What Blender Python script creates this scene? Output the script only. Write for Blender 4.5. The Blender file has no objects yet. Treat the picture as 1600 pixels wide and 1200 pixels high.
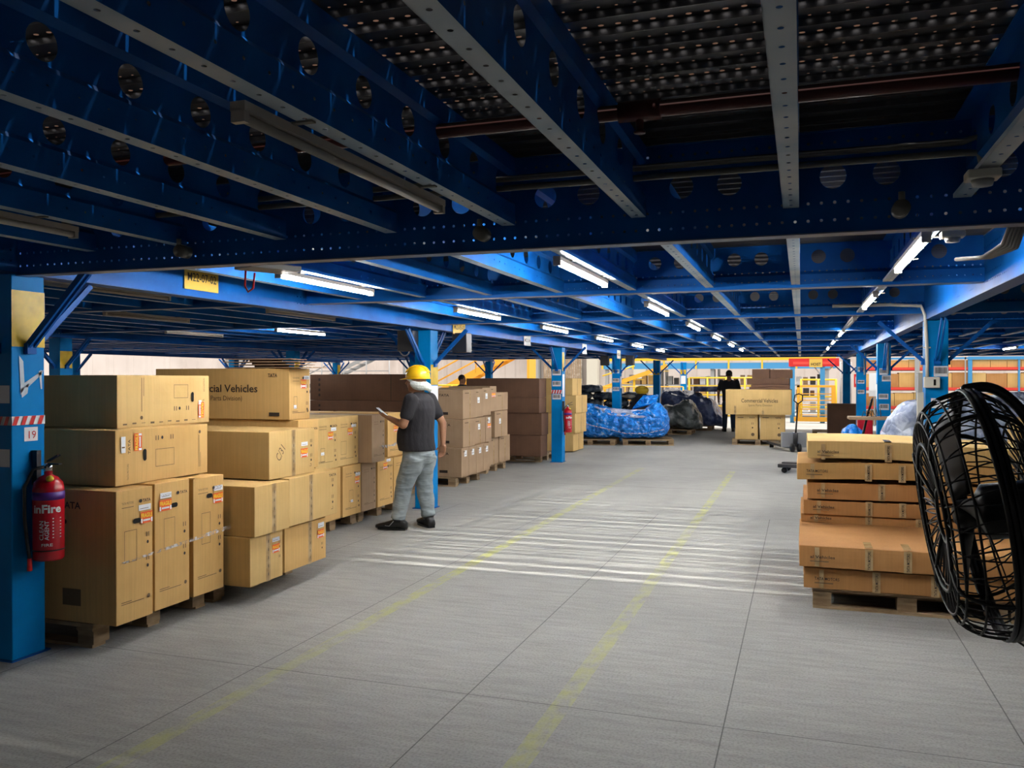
import bpy, bmesh, math, random
from mathutils import Vector, Matrix, noise
PI = math.pi
random.seed(7)
SC = bpy.context.scene
COL = SC.collection

# ---------------------------------------------------------------- camera, sky, sun, exposure
YAW = math.atan(452 / 1320)
PITCH = math.atan(8.7 / 1320)
cam = bpy.data.cameras.new('camera')
cam.sensor_width = 36.0
cam.lens = 36.0 * 1320 / 1600
cam.clip_end = 300
camo = bpy.data.objects.new('camera', cam)
COL.objects.link(camo)
camo.location = (0, 0, 1.6)
camo.rotation_euler = (PI / 2 - PITCH, 0, YAW)
SC.camera = camo
SC.view_settings.view_transform = 'Standard'
SC.view_settings.look = 'None'
SC.view_settings.gamma = 1.0
SC.view_settings.exposure = 0.12
SC.cycles.use_denoising = True
SC.cycles.max_bounces = 8
SC.cycles.diffuse_bounces = 2
SC.cycles.transparent_max_bounces = 16
SC.cycles.sample_clamp_indirect = 6.0

wd = bpy.data.worlds.new('sky')
SC.world = wd
wd.use_nodes = True
wd.node_tree.nodes['Background'].inputs[0].default_value = (1.0, 0.93, 0.87, 1)
wd.node_tree.nodes['Background'].inputs[1].default_value = 1.7

sl = bpy.data.lights.new('daylight', 'SUN')
sl.energy = 6.0
sl.angle = math.radians(1.6)
sl.color = (1.0, 0.95, 0.88)
so = bpy.data.objects.new('daylight', sl)
COL.objects.link(so)
so.location = (0, 10, 12)
so.rotation_euler = Vector((-0.16, -0.03, -1)).to_track_quat('-Z', 'Y').to_euler()

# roof skylight strip high above the aisle: its light falls through the deck perforations
al = bpy.data.lights.new('skylight_strip', 'AREA')
al.shape = 'RECTANGLE'; al.size = 9.0; al.size_y = 0.22
al.energy = 4300.0
al.color = (1.0, 0.97, 0.86)
ao = bpy.data.objects.new('skylight_strip', al)
COL.objects.link(ao)
ao.location = (-1.6, 7.2, 14.0)

# ---------------------------------------------------------------- node materials
class E_:
    """small expression wrapper over math nodes"""
    def __init__(s, nt, sock): s.nt, s.s = nt, sock
    def _op(s, op, *a):
        n = s.nt.nodes.new('ShaderNodeMath'); n.operation = op
        for i, v in enumerate((s,) + a):
            if isinstance(v, E_): s.nt.links.new(v.s, n.inputs[i])
            else: n.inputs[i].default_value = v
        return E_(s.nt, n.outputs[0])
    def __add__(s, o): return s._op('ADD', o)
    def __sub__(s, o): return s._op('SUBTRACT', o)
    def __mul__(s, o): return s._op('MULTIPLY', o)
    def mod(s, o): return s._op('FLOORED_MODULO', o)
    def lt(s, o): return s._op('LESS_THAN', o)
    def gt(s, o): return s._op('GREATER_THAN', o)
    def abs(s): return s._op('ABSOLUTE')
    def mx(s, o): return s._op('MAXIMUM', o)
    def mn(s, o): return s._op('MINIMUM', o)

def new_mat(name, color=(0.5, 0.5, 0.5), rough=0.6, metal=0.0, spec=0.4):
    m = bpy.data.materials.new(name); m.use_nodes = True
    b = m.node_tree.nodes['Principled BSDF']
    b.inputs['Base Color'].default_value = (*color, 1)
    b.inputs['Roughness'].default_value = rough
    b.inputs['Metallic'].default_value = metal
    b.inputs['Specular IOR Level'].default_value = spec
    return m
def N(m, t, **k):
    n = m.node_tree.nodes.new(t)
    for a, v in k.items(): setattr(n, a, v)
    return n
def L(m, a, b): m.node_tree.links.new(a, b)
def bsdf(m): return m.node_tree.nodes['Principled BSDF']
def objxyz(m):
    tc = N(m, 'ShaderNodeTexCoord'); sp = N(m, 'ShaderNodeSeparateXYZ')
    L(m, tc.outputs['Object'], sp.inputs[0])
    return [E_(m.node_tree, sp.outputs[i]) for i in range(3)], tc
def noise_n(m, scale, detail=3, coord='Object', stretch=None, rough=0.5):
    tc = N(m, 'ShaderNodeTexCoord'); nz = N(m, 'ShaderNodeTexNoise')
    nz.inputs['Scale'].default_value = scale; nz.inputs['Detail'].default_value = detail
    nz.inputs['Roughness'].default_value = rough
    if stretch:
        mp = N(m, 'ShaderNodeMapping'); mp.inputs['Scale'].default_value = stretch
        L(m, tc.outputs[coord], mp.inputs[0]); L(m, mp.outputs[0], nz.inputs['Vector'])
    else: L(m, tc.outputs[coord], nz.inputs['Vector'])
    return nz
def ramp(m, src, stops):
    r = N(m, 'ShaderNodeValToRGB')
    el = r.color_ramp.elements
    while len(el) < len(stops): el.new(0.5)
    for e, (p, c) in zip(el, stops):
        e.position = p; e.color = (*c, 1)
    L(m, src, r.inputs[0]); return r
def vary(m, c1, c2, scale, detail=3, lo=0.35, hi=0.65, stretch=None):
    nz = noise_n(m, scale, detail, stretch=stretch)
    r = ramp(m, nz.outputs['Fac'], [(lo, c1), (hi, c2)])
    L(m, r.outputs[0], bsdf(m).inputs['Base Color']); return r
def bump(m, src, strength=0.3, dist=0.01):
    b = N(m, 'ShaderNodeBump'); b.inputs['Strength'].default_value = strength
    b.inputs['Distance'].default_value = dist
    L(m, src, b.inputs['Height']); L(m, b.outputs[0], bsdf(m).inputs['Normal']); return b
def mixc(m, fac, a, b):
    x = N(m, 'ShaderNodeMix', data_type='RGBA')
    for v, i in ((fac, 0), (a, 6), (b, 7)):
        if isinstance(v, E_): L(m, v.s, x.inputs[i])
        elif isinstance(v, bpy.types.NodeSocket): L(m, v, x.inputs[i])
        elif isinstance(v, tuple): x.inputs[i].default_value = (*v, 1)
        else: x.inputs[i].default_value = v
    return x.outputs[2]
def cut(m, hole):
    """real holes in thin sheet: hole = 1 where light passes"""
    out = m.node_tree.nodes['Material Output']
    tr = N(m, 'ShaderNodeBsdfTransparent'); mx = N(m, 'ShaderNodeMixShader')
    L(m, hole.s, mx.inputs[0]); L(m, bsdf(m).outputs[0], mx.inputs[1]); L(m, tr.outputs[0], mx.inputs[2])
    L(m, mx.outputs[0], out.inputs['Surface'])
def circ(a, b, a0, pa, b0, r, nt_dummy=None):
    """disc mask: a periodic with period pa around a0, b around b0"""
    da = (a - (a0 - pa / 2)).mod(pa) - pa / 2 if pa else a - a0
    db = b - b0
    return (da * da + db * db).lt(r * r)

BLUE1, BLUE2 = (0.003, 0.080, 0.33), (0.004, 0.115, 0.44)
COL1, COL2 = (0.001, 0.18, 0.50), (0.001, 0.24, 0.62)
def blue(name):
    m = new_mat(name, BLUE2, 0.45, 0.0, 0.12)
    vary(m, BLUE1, BLUE2, 3.5, 4)
    return m
M = {}
M['blue'] = blue('blue_paint')
# column paint: a few scratches where bare metal shows
m = M['col'] = new_mat('blue_upright_paint', BLUE2, 0.45, 0, 0.08)
r = vary(m, COL1, COL2, 3.0, 4)
nz = noise_n(m, 9, 5, stretch=(1, 1, 0.35)); f = ramp(m, nz.outputs['Fac'], [(0.735, (0, 0, 0)), (0.745, (1, 1, 1))])
L(m, mixc(m, f.outputs[0], r.outputs[0], (0.45, 0.5, 0.52)), bsdf(m).inputs['Base Color'])
# joist web with big round holes along its length (local Y)
m = M['joist_web'] = blue('blue_joist_web')
(x, y, z), _ = objxyz(m)
cut(m, circ(y, z, 0.15, 0.3, 0.165, 0.048).mx(circ(y, z, 0.05, 0.1, 0.05, 0.005)))
m = M['joist_flange'] = new_mat('pale_blue_flange', (0.10, 0.16, 0.26), 0.45)
vary(m, (0.62, 0.66, 0.70), (0.26, 0.40, 0.54), 2.0, 4)
(x, y, z), _ = objxyz(m)
cut(m, circ(y, x, 0.05, 0.1, 0.0, 0.0065))
# cross girder web (runs along local X)
m = M['girder_web'] = blue('blue_girder_web')
(x, y, z), _ = objxyz(m)
h = circ(x, z, 0.118, 0.6, 0.225, 0.05).mx(circ(x, z, 0.315, 0.6, 0.225, 0.05))
for zz in (0.05, 0.12, 0.36): h = h.mx(circ(x, z, 0.025, 0.05, zz, 0.006))
cut(m, h)
m = M['main_web'] = blue('blue_main_web')
(x, y, z), _ = objxyz(m)
h = circ(y, z, 0.025, 0.05, 0.30, 0.007)
for zz in (0.06, 0.12): h = h.mx(circ(y, z, 0.025, 0.05, zz, 0.006))
cut(m, h)
m = M['girder_flange'] = new_mat('grey_blue_girder_flange', (0.14, 0.17, 0.24), 0.4)
vary(m, (0.30, 0.27, 0.27), (0.06, 0.14, 0.30), 1.5, 4)
M['main_flange'] = new_mat('blue_main_flange', (0.02, 0.07, 0.22), 0.5, 0, 0.15)
# deck plank sheet
m = M['deck'] = new_mat('galvanised_deck', (0.10, 0.10, 0.11), 0.5, 0.6)
vary(m, (0.05, 0.05, 0.06), (0.12, 0.12, 0.13), 4, 3)
(x, y, z), tc = objxyz(m)
def row(y0, py, x0, px, ax, ay):
    dx = ((x - (x0 - px / 2)).mod(px) - px / 2) * (1 / ax)
    dy = ((y - (y0 - py / 2)).mod(py) - py / 2) * (1 / ay)
    return (dx * dx + dy * dy).lt(1.0)
widened = (x + 1.65).abs().lt(1.6) * (y - 9.4).abs().lt(2.9)  # holes widened over part of the aisle so more daylight stripes the floor
cut(m, (row(0.0, 0.24, 0.0, 0.05, 0.0235, 0.019) * widened).mx(row(0.0, 0.24, 0.0, 0.05, 0.0085, 0.0062)).mx(row(0.12, 0.24, 0.02, 0.05, 0.0045, 0.003)))
dm = row(0.06, 0.12, 0.012, 0.05, 0.014, 0.012)
bump(m, dm.s, 0.3, 0.006)
M['deck_lip'] = new_mat('deck_rib_metal', (0.16, 0.16, 0.17), 0.4, 0.7)

# concrete floor: joints and worn painted lines
m = M['floor'] = new_mat('concrete_floor', (0.3, 0.3, 0.3), 0.62, 0, 0.35)
(x, y, z), tc = objxyz(m)
n1 = noise_n(m, 0.55, 6); n2 = noise_n(m, 9, 6, stretch=(0.35, 2.2, 1), rough=0.6); n3 = noise_n(m, 80, 3)
c1 = ramp(m, n1.outputs['Fac'], [(0.3, (0.315, 0.315, 0.30)), (0.7, (0.43, 0.43, 0.405))])
c2 = ramp(m, n2.outputs['Fac'], [(0.3, (0.76, 0.76, 0.76)), (0.66, (1, 1, 1))])
c3 = ramp(m, n3.outputs['Fac'], [(0.32, (0.74, 0.74, 0.74)), (0.55, (1, 1, 1))])
def mul(m, a, b):
    x_ = N(m, 'ShaderNodeMix', data_type='RGBA', blend_type='MULTIPLY'); x_.inputs[0].default_value = 1
    L(m, a, x_.inputs[6]); L(m, b, x_.inputs[7]); return x_.outputs[2]
base = mul(m, mul(m, c1.outputs[0], c2.outputs[0]), c3.outputs[0])
wob = (E_(m.node_tree, noise_n(m, 1.2, 2).outputs['Fac']) - 0.5) * 0.02
yl = ((x + 2.69 + wob).abs().lt(0.05)).mx((x + 1.11 + wob).abs().lt(0.05)) * y.lt(15.0) * y.gt(-3.0)
wear = E_(m.node_tree, ramp(m, noise_n(m, 11, 6, stretch=(1.2, 0.5, 1)).outputs['Fac'], [(0.36, (0, 0, 0)), (0.60, (1, 1, 1))]).outputs[0])
lft = E_(m.node_tree, ramp(m, noise_n(m, 0.35, 1).outputs['Fac'], [(0.35, (0.45, 0.45, 0.45)), (0.6, (0.95, 0.95, 0.95))]).outputs[0])
base = mixc(m, yl * wear * lft * 0.8, base, (0.42, 0.43, 0.10))
jw = 0.0032
jt = ((x - (-0.335 - 0.63)).mod(1.26) - 0.63).abs().lt(jw)
jt = jt * y.lt(10) 
for yy in (3.97, 6.53, 15.22, 18.9, 9.1, 12.4): jt = jt.mx((y - yy).abs().lt(jw * (1.0 if yy < 10 else 2.5)))
base = mixc(m, jt * 0.75, base, (0.05, 0.05, 0.052))
L(m, base, bsdf(m).inputs['Base Color'])
bump(m, n3.outputs['Fac'], 0.25, 0.003)

# cardboard
def kraft(name, c1, c2):
    m = new_mat(name, c1, 0.75, 0, 0.25)
    nz = noise_n(m, 3.0, 5)
    r = ramp(m, nz.outputs['Fac'], [(0.3, c1), (0.7, c2)])
    w = noise_n(m, 70, 1, stretch=(1, 1, 0.02))
    r2 = ramp(m, w.outputs['Fac'], [(0.35, (0.93, 0.93, 0.93)), (0.65, (1, 1, 1))])
    L(m, mul(m, r.outputs[0], r2.outputs[0]), bsdf(m).inputs['Base Color'])
    bump(m, nz.outputs['Fac'], 0.35, 0.02)
    return m
M['kraft'] = kraft('kraft_board', (0.64, 0.385, 0.135), (0.74, 0.465, 0.175))
M['kraft2'] = kraft('light_kraft_board', (0.62, 0.40, 0.15), (0.72, 0.49, 0.20))
M['kraft3'] = kraft('reddish_kraft_board', (0.46, 0.22, 0.075), (0.55, 0.28, 0.105))
M['kraft5'] = kraft('warm_kraft_board', (0.52, 0.29, 0.10), (0.60, 0.36, 0.13))
M['kraft4'] = kraft('greyed_kraft_board', (0.36, 0.235, 0.14), (0.44, 0.30, 0.185))
M['kraftd'] = kraft('brown_and_shaded_board', (0.115, 0.06, 0.038), (0.16, 0.085, 0.052))  # brown board, also the painted-in shade of the long cartons
M['scratch'] = new_mat('scratched_metal', (0.45, 0.55, 0.62), 0.5)
M['ink'] = new_mat('black_print', (0.035, 0.025, 0.02), 0.7)
M['faint'] = new_mat('grey_print', (0.16, 0.105, 0.055), 0.8)
M['hole'] = new_mat('dark_opening', (0.006, 0.005, 0.004), 0.9)
M['white'] = new_mat('white_paper', (0.80, 0.82, 0.86), 0.5)
M['orange'] = new_mat('orange_sticker', (0.85, 0.13, 0.03), 0.45)
M['yellow_ink'] = new_mat('yellow_sticker_ink', (0.95, 0.72, 0.04), 0.5)
m = M['tape'] = new_mat('clear_packing_tape', (0.42, 0.32, 0.19), 0.18, 0, 0.6)
vary(m, (0.42, 0.27, 0.12), (0.60, 0.43, 0.23), 14, 4)
m = M['film'] = new_mat('stretch_film', (0.85, 0.85, 0.88), 0.15, 0, 0.7)
nz = noise_n(m, 25, 4); f = E_(m.node_tree, ramp(m, nz.outputs['Fac'], [(0.45, (0.95, 0.95, 0.95)), (0.62, (0.35, 0.35, 0.35))]).outputs[0]); cut(m, f)
m = M['wood'] = new_mat('pallet_wood', (0.36, 0.24, 0.13), 0.8)
vary(m, (0.24, 0.155, 0.085), (0.46, 0.33, 0.19), 6, 5, stretch=(1, 1, 4))
M['yellow'] = new_mat('safety_yellow_paint', (0.80, 0.52, 0.03), 0.45)
M['rail'] = new_mat('orange_yellow_paint', (0.85, 0.42, 0.04), 0.45)
m = M['band'] = new_mat('yellow_band_tape', (0.62, 0.46, 0.03), 0.36, 0, 0.3)
vary(m, (0.50, 0.33, 0.01), (0.68, 0.46, 0.02), 9, 3)
M['red'] = new_mat('red_paint', (0.62, 0.02, 0.02), 0.35)
M['exred'] = new_mat('extinguisher_red', (0.50, 0.008, 0.02), 0.22, 0, 0.6)
M['purple'] = new_mat('purple_label', (0.10, 0.03, 0.24), 0.4)
M['black'] = new_mat('black_plastic', (0.012, 0.012, 0.013), 0.35)
M['fanblack'] = new_mat('black_fan_wire', (0.008, 0.008, 0.009), 0.45)
M['darkmetal'] = new_mat('dark_metal', (0.05, 0.05, 0.055), 0.4, 0.5)
M['grey'] = new_mat('grey_paint', (0.35, 0.36, 0.37), 0.5)
M['pipegrey'] = new_mat('grey_conduit', (0.17, 0.165, 0.15), 0.5)
M['pipered'] = new_mat('maroon_pipe_paint', (0.09, 0.018, 0.015), 0.5)
M['cream'] = new_mat('cream_plastic', (0.62, 0.60, 0.52), 0.4)
M['lampwhite'] = new_mat('tube_housing', (0.42, 0.38, 0.34), 0.4)
M['chrome'] = new_mat('chrome', (0.7, 0.7, 0.7), 0.2, 1.0)
m = M['tube'] = new_mat('led_tube', (1, 1, 1), 0.3)
bsdf(m).inputs['Emission Color'].default_value = (1.0, 0.985, 0.95, 1)
bsdf(m).inputs['Emission Strength'].default_value = 198.0
M['tube_off'] = new_mat('dull_tube', (0.45, 0.42, 0.38), 0.35)
M['racksteel'] = new_mat('rack_blue', (0.06, 0.30, 0.62), 0.4)
M['rackred'] = new_mat('rack_red', (0.75, 0.07, 0.05), 0.4)
m = M['sheetwall'] = new_mat('profiled_sheet_wall', (0.70, 0.64, 0.60), 0.5)
vary(m, (0.50, 0.44, 0.41), (0.62, 0.56, 0.53), 0.5, 3)
M['skin'] = new_mat('brown_skin', (0.32, 0.155, 0.085), 0.5)
m = M['shirt'] = new_mat('charcoal_cotton', (0.017, 0.016, 0.020), 0.9)
bump(m, noise_n(m, 9, 4, stretch=(1, 1, 0.5)).outputs['Fac'], 0.6, 0.03)
m = M['jeans'] = new_mat('pale_grey_denim', (0.28, 0.33, 0.34), 0.85)
vary(m, (0.22, 0.26, 0.28), (0.36, 0.41, 0.42), 3, 3)
bump(m, noise_n(m, 7, 2, stretch=(0.7, 0.7, 1.8)).outputs['Fac'], 0.9, 0.04)
M['darkcloth'] = new_mat('dark_cloth', (0.02, 0.022, 0.028), 0.85)
M['navycloth'] = new_mat('navy_denim', (0.02, 0.035, 0.07), 0.85)
m = M['scarf'] = new_mat('white_cotton_cloth', (0.68, 0.73, 0.68), 0.85)
bump(m, noise_n(m, 18, 4).outputs['Fac'], 0.8, 0.02)
M['helmet'] = new_mat('yellow_helmet_plastic', (0.85, 0.50, 0.01), 0.25, 0, 0.6)
M['hair'] = new_mat('black_hair', (0.01, 0.008, 0.008), 0.6)
def plastic(name, c1, c2, c3, scale, rough=0.25, lo=0.42, mid=0.52, hi=0.60):
    m = new_mat(name, c1, rough, 0, 0.6)
    nz = noise_n(m, scale, 6, rough=0.62)
    r = ramp(m, nz.outputs['Fac'], [(lo, c1), (mid, c2), (hi, c3)])
    L(m, r.outputs[0], bsdf(m).inputs['Base Color'])
    tc = N(m, 'ShaderNodeTexCoord'); vo = N(m, 'ShaderNodeTexVoronoi', feature='DISTANCE_TO_EDGE'); vo.inputs['Scale'].default_value = scale * .7
    nz2 = noise_n(m, scale * .5, 3); ad = N(m, 'ShaderNodeMix', data_type='VECTOR'); ad.inputs[0].default_value = .12
    L(m, tc.outputs['Object'], ad.inputs[4]); L(m, nz2.outputs['Color'], ad.inputs[5]); L(m, ad.outputs[1], vo.inputs['Vector'])
    bump(m, vo.outputs['Distance'], 0.9, 0.12)
    return m
M['bluetarp'] = plastic('printed_blue_film', (0.004, 0.13, 0.55), (0.008, 0.27, 0.90), (0.40, 0.66, 0.90), 9, 0.25, 0.38, 0.56, 0.70)
M['greytarp'] = plastic('grey_green_cover', (0.06, 0.075, 0.075), (0.13, 0.15, 0.15), (0.24, 0.27, 0.27), 3)
M['navytarp'] = plastic('dusty_blue_cover', (0.035, 0.06, 0.16), (0.07, 0.10, 0.24), (0.20, 0.25, 0.42), 3)
M['silvertarp'] = plastic('silver_blue_film', (0.30, 0.36, 0.52), (0.40, 0.46, 0.62), (0.62, 0.68, 0.80), 5, 0.2)
M['bag'] = plastic('dark_slate_film', (0.012, 0.022, 0.045), (0.035, 0.06, 0.10), (0.16, 0.19, 0.22), 3)
M['tanbag'] = plastic('beige_film', (0.30, 0.27, 0.22), (0.42, 0.38, 0.32), (0.6, 0.56, 0.5), 4)

# ---------------------------------------------------------------- mesh helpers
class MB:
    def __init__(s): s.v, s.f, s.mi, s.mats, s.sm = [], [], [], [], []
    def m(s, mat):
        if mat not in s.mats: s.mats.append(mat)
        return s.mats.index(mat)
    def add(s, vs, fs, mat, smooth=False):
        o = len(s.v); k = s.m(mat)
        s.v += [tuple(p) for p in vs]
        for f in fs:
            s.f.append([i + o for i in f]); s.mi.append(k); s.sm.append(smooth)
        return s
    def box(s, x0, y0, z0, x1, y1, z1, mat, skew=None):
        vs = [(x0, y0, z0), (x1, y0, z0), (x1, y1, z0), (x0, y1, z0), (x0, y0, z1), (x1, y0, z1), (x1, y1, z1), (x0, y1, z1)]
        return s.add(vs, [(0, 3, 2, 1), (4, 5, 6, 7), (0, 1, 5, 4), (1, 2, 6, 5), (2, 3, 7, 6), (3, 0, 4, 7)], mat)
    def bar(s, p, q, w, h, mat, up=(0, 0, 1)):
        """rectangular bar from p to q"""
        p, q = Vector(p), Vector(q); d = (q - p).normalized(); up = Vector(up)
        if abs(d.dot(up)) > 0.98: up = Vector((0, 1, 0))
        a = d.cross(up).normalized() * (w / 2); b = a.cross(d).normalized() * (h / 2)
        vs = [p - a - b, p + a - b, p + a + b, p - a + b, q - a - b, q + a - b, q + a + b, q - a + b]
        return s.add(vs, [(0, 1, 2, 3), (7, 6, 5, 4), (0, 4, 5, 1), (1, 5, 6, 2), (2, 6, 7, 3), (3, 7, 4, 0)], mat)
    def tube(s, pts, r, mat, n=8, closed=False, caps=True):
        pts = [Vector(p) for p in pts]; k = len(pts)
        rs = r if isinstance(r, (list, tuple)) else [r] * k
        vs = []; prev = None
        for i, p in enumerate(pts):
            if closed: d = pts[(i + 1) % k] - pts[i - 1]
            else: d = pts[min(i + 1, k - 1)] - pts[max(i - 1, 0)]
            d.normalize()
            if prev is None:
                a = d.orthogonal().normalized()
            else:
                a = prev - d * prev.dot(d)
                a = a.normalized() if a.length > 1e-6 else d.orthogonal().normalized()
            prev = a; b = d.cross(a)
            for j in range(n):
                t = 2 * PI * j / n
                vs.append(p + (a * math.cos(t) + b * math.sin(t)) * rs[i])
        fs = []
        for i in range(k if closed else k - 1):
            i2 = (i + 1) % k
            for j in range(n):
                fs.append((i * n + j, i * n + (j + 1) % n, i2 * n + (j + 1) % n, i2 * n + j))
        if not closed and caps:
            fs.append(tuple(reversed(range(n)))); fs.append(tuple(range((k - 1) * n, k * n)))
        return s.add(vs, fs, mat, True)
    def lathe(s, prof, mat, n=24, o=(0, 0, 0)):
        vs, fs = [], []
        for r, z in prof:
            for j in range(n):
                t = 2 * PI * j / n; vs.append((o[0] + r * math.cos(t), o[1] + r * math.sin(t), o[2] + z))
        for i in range(len(prof) - 1):
            for j in range(n): fs.append((i * n + j, i * n + (j + 1) % n, (i + 1) * n + (j + 1) % n, (i + 1) * n + j))
        fs.append(tuple(reversed(range(n)))); fs.append(tuple(range((len(prof) - 1) * n, len(prof) * n)))
        return s.add(vs, fs, mat, True)
    def ell(s, c, r, mat, n=16, k=10, power=1.0):
        vs, fs = [], []
        for i in range(k + 1):
            ph = -PI / 2 + PI * i / k
            for j in range(n):
                t = 2 * PI * j / n
                f = lambda a: math.copysign(abs(a) ** power, a)
                vs.append((c[0] + r[0] * f(math.cos(ph)) * f(math.cos(t)), c[1] + r[1] * f(math.cos(ph)) * f(math.sin(t)), c[2] + r[2] * f(math.sin(ph))))
        for i in range(k):
            for j in range(n): fs.append((i * n + j, i * n + (j + 1) % n, (i + 1) * n + (j + 1) % n, (i + 1) * n + j))
        return s.add(vs, fs, mat, True)
    def mesh(s, name):
        me = bpy.data.meshes.new(name); me.from_pydata(s.v, [], s.f)
        for mt in s.mats: me.materials.append(M[mt])
        me.polygons.foreach_set('material_index', s.mi); me.polygons.foreach_set('use_smooth', s.sm)
        me.update(); return me

def link(name, me, parent=None, loc=None, bev=0.0):
    o = bpy.data.objects.new(name, me); COL.objects.link(o)
    if parent: o.parent = parent
    if loc: o.location = loc
    if bev:
        b = o.modifiers.new('edge', 'BEVEL'); b.width = bev; b.segments = 2; b.limit_method = 'ANGLE'; b.angle_limit = 0.8
    return o
def part(name, mb, parent, loc=None, bev=0.0, label=None):
    o = link(name, mb.mesh(name), parent, loc, bev)
    if label: o['label'] = label
    return o
def tag(o, label, cat, group=None, kind=None):
    o['label'] = label; o['category'] = cat
    if group: o['group'] = group
    if kind: o['kind'] = kind
    return o
def thing(name, label, cat, loc=(0, 0, 0), rz=0.0, group=None):
    o = bpy.data.objects.new(name, None); COL.objects.link(o)
    o.location = loc; o.rotation_euler = (0, 0, rz); o.empty_display_size = 0.1
    return tag(o, label, cat, group)
def struct(name, mb, label, cat='structure'):
    o = link(name, mb.mesh(name)); tag(o, label, cat, kind='structure'); return o
KIDS = {}
def dup(root, loc=None, rz=None, label=None, group=None):
    kids = {}
    for o in COL.objects:
        if o.parent: kids.setdefault(o.parent.name, []).append(o)
    def cp(o, par):
        c = o.copy(); COL.objects.link(c)
        if par: c.parent = par
        for k in kids.get(o.name, []): cp(k, c)
        return c
    r = cp(root, None)
    if loc: r.location = loc
    if rz is not None: r.rotation_euler = (0, 0, rz)
    if label: r['label'] = label
    if group: r['group'] = group
    return r

_TX = {}
def text2d(s, bold=0.0):
    """flat glyph outlines of a word, height of capitals = 1"""
    key = (s, bold)
    if key in _TX: return _TX[key]
    cu = bpy.data.curves.new('txt', 'FONT'); cu.body = s; cu.size = 1.0; cu.resolution_u = 2; cu.offset = bold
    ob = bpy.data.objects.new('txt', cu); COL.objects.link(ob)
    dg = bpy.context.evaluated_depsgraph_get(); me = bpy.data.meshes.new_from_object(ob.evaluated_get(dg))
    v = [(p.co.x / 0.7, p.co.y / 0.7) for p in me.vertices]; f = [tuple(p.vertices) for p in me.polygons]
    bpy.data.objects.remove(ob); bpy.data.meshes.remove(me)
    w = max((a for a, b in v), default=1)
    _TX[key] = (v, f, w); return _TX[key]

class Face:
    """a flat face to print on: origin O, right A, up B"""
    def __init__(s, O, A, B, eps=0.0012):
        s.O, s.A, s.B = Vector(O), Vector(A), Vector(B); s.Nn = s.A.cross(s.B); s.e = eps
    def P(s, a, b, lift=1): return s.O + s.A * a + s.B * b + s.Nn * (s.e * lift)
    def rect(s, mb, a0, b0, a1, b1, mat, lift=1):
        mb.add([s.P(a0, b0, lift), s.P(a1, b0, lift), s.P(a1, b1, lift), s.P(a0, b1, lift)], [(0, 1, 2, 3)], mat)
    def outline(s, mb, a0, b0, a1, b1, w, mat):
        for q in ((a0, b0, a1, b0 + w), (a0, b1 - w, a1, b1), (a0, b0, a0 + w, b1), (a1 - w, b0, a1, b1)): s.rect(mb, *q, mat)
    def text(s, mb, t, a, b, h, mat, rot=0, w=None, lift=1, bold=0.0, center=False):
        v, f, tw = text2d(t, bold)
        sx = (w / tw) if w else h
        ca_, sa_ = math.cos(rot), math.sin(rot)
        off = -tw * sx / 2 if center else 0
        vs = []
        for x, y in v:
            x2, y2 = x * sx + off, y * h
            vs.append(s.P(a + x2 * ca_ - y2 * sa_, b + x2 * sa_ + y2 * ca_, lift))
        mb.add(vs, f, mat)
    def disc(s, mb, a, b, ra, rb, mat, n=14, lift=1):
        mb.add([s.P(a + ra * math.cos(2 * PI * i / n), b + rb * math.sin(2 * PI * i / n), lift) for i in range(n)], [tuple(range(n))], mat)
    def slot(s, mb, a, b, wa, wb, mat, lift=1):
        """stadium shaped hand hole"""
        n = 8; pts = []
        if wa >= wb:
            r, l = wb / 2, wa / 2 - wb / 2
            for i in range(n + 1): t = -PI / 2 + PI * i / n; pts.append((a + l + r * math.cos(t), b + r * math.sin(t)))
            for i in range(n + 1): t = PI / 2 + PI * i / n; pts.append((a - l + r * math.cos(t), b + r * math.sin(t)))
        else:
            r, l = wa / 2, wb / 2 - wa / 2
            for i in range(n + 1): t = PI * i / n; pts.append((a + r * math.cos(t), b + l + r * math.sin(t)))
            for i in range(n + 1): t = PI + PI * i / n; pts.append((a + r * math.cos(t), b - l + r * math.sin(t)))
        mb.add([s.P(x, y, lift) for x, y in pts], [tuple(range(len(pts)))], mat)

# ---------------------------------------------------------------- the setting
mb = MB(); mb.box(-30, -6, -0.2, 22, 60, 0, 'floor')
struct('floor', mb, 'worn grey concrete floor with two faded yellow lines', 'floor')
DZ = 2.62
mb = MB()
x0, x1, y0, y1 = -16.6, 12.0, -4.0, 28.1
mb.add([(x0, y0, DZ), (x1, y0, DZ), (x1, y1, DZ), (x0, y1, DZ)], [(0, 3, 2, 1)], 'deck')
k = 0
yy = -4.0 + 0.015
n = int((y1 - y0) / 0.12)
for i in range(n):
    yb = math.floor(y0 / 0.12) * 0.12 + i * 0.12 + 0.018
    if yb < y0 or yb > y1 - .05: continue
    if yb < 14: mb.box(x0, yb, DZ - 0.022, x1, yb + 0.004, DZ - 0.001, 'deck_lip')
struct('ceiling', mb, 'dark perforated metal deck planks seen from below', 'ceiling')

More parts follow.
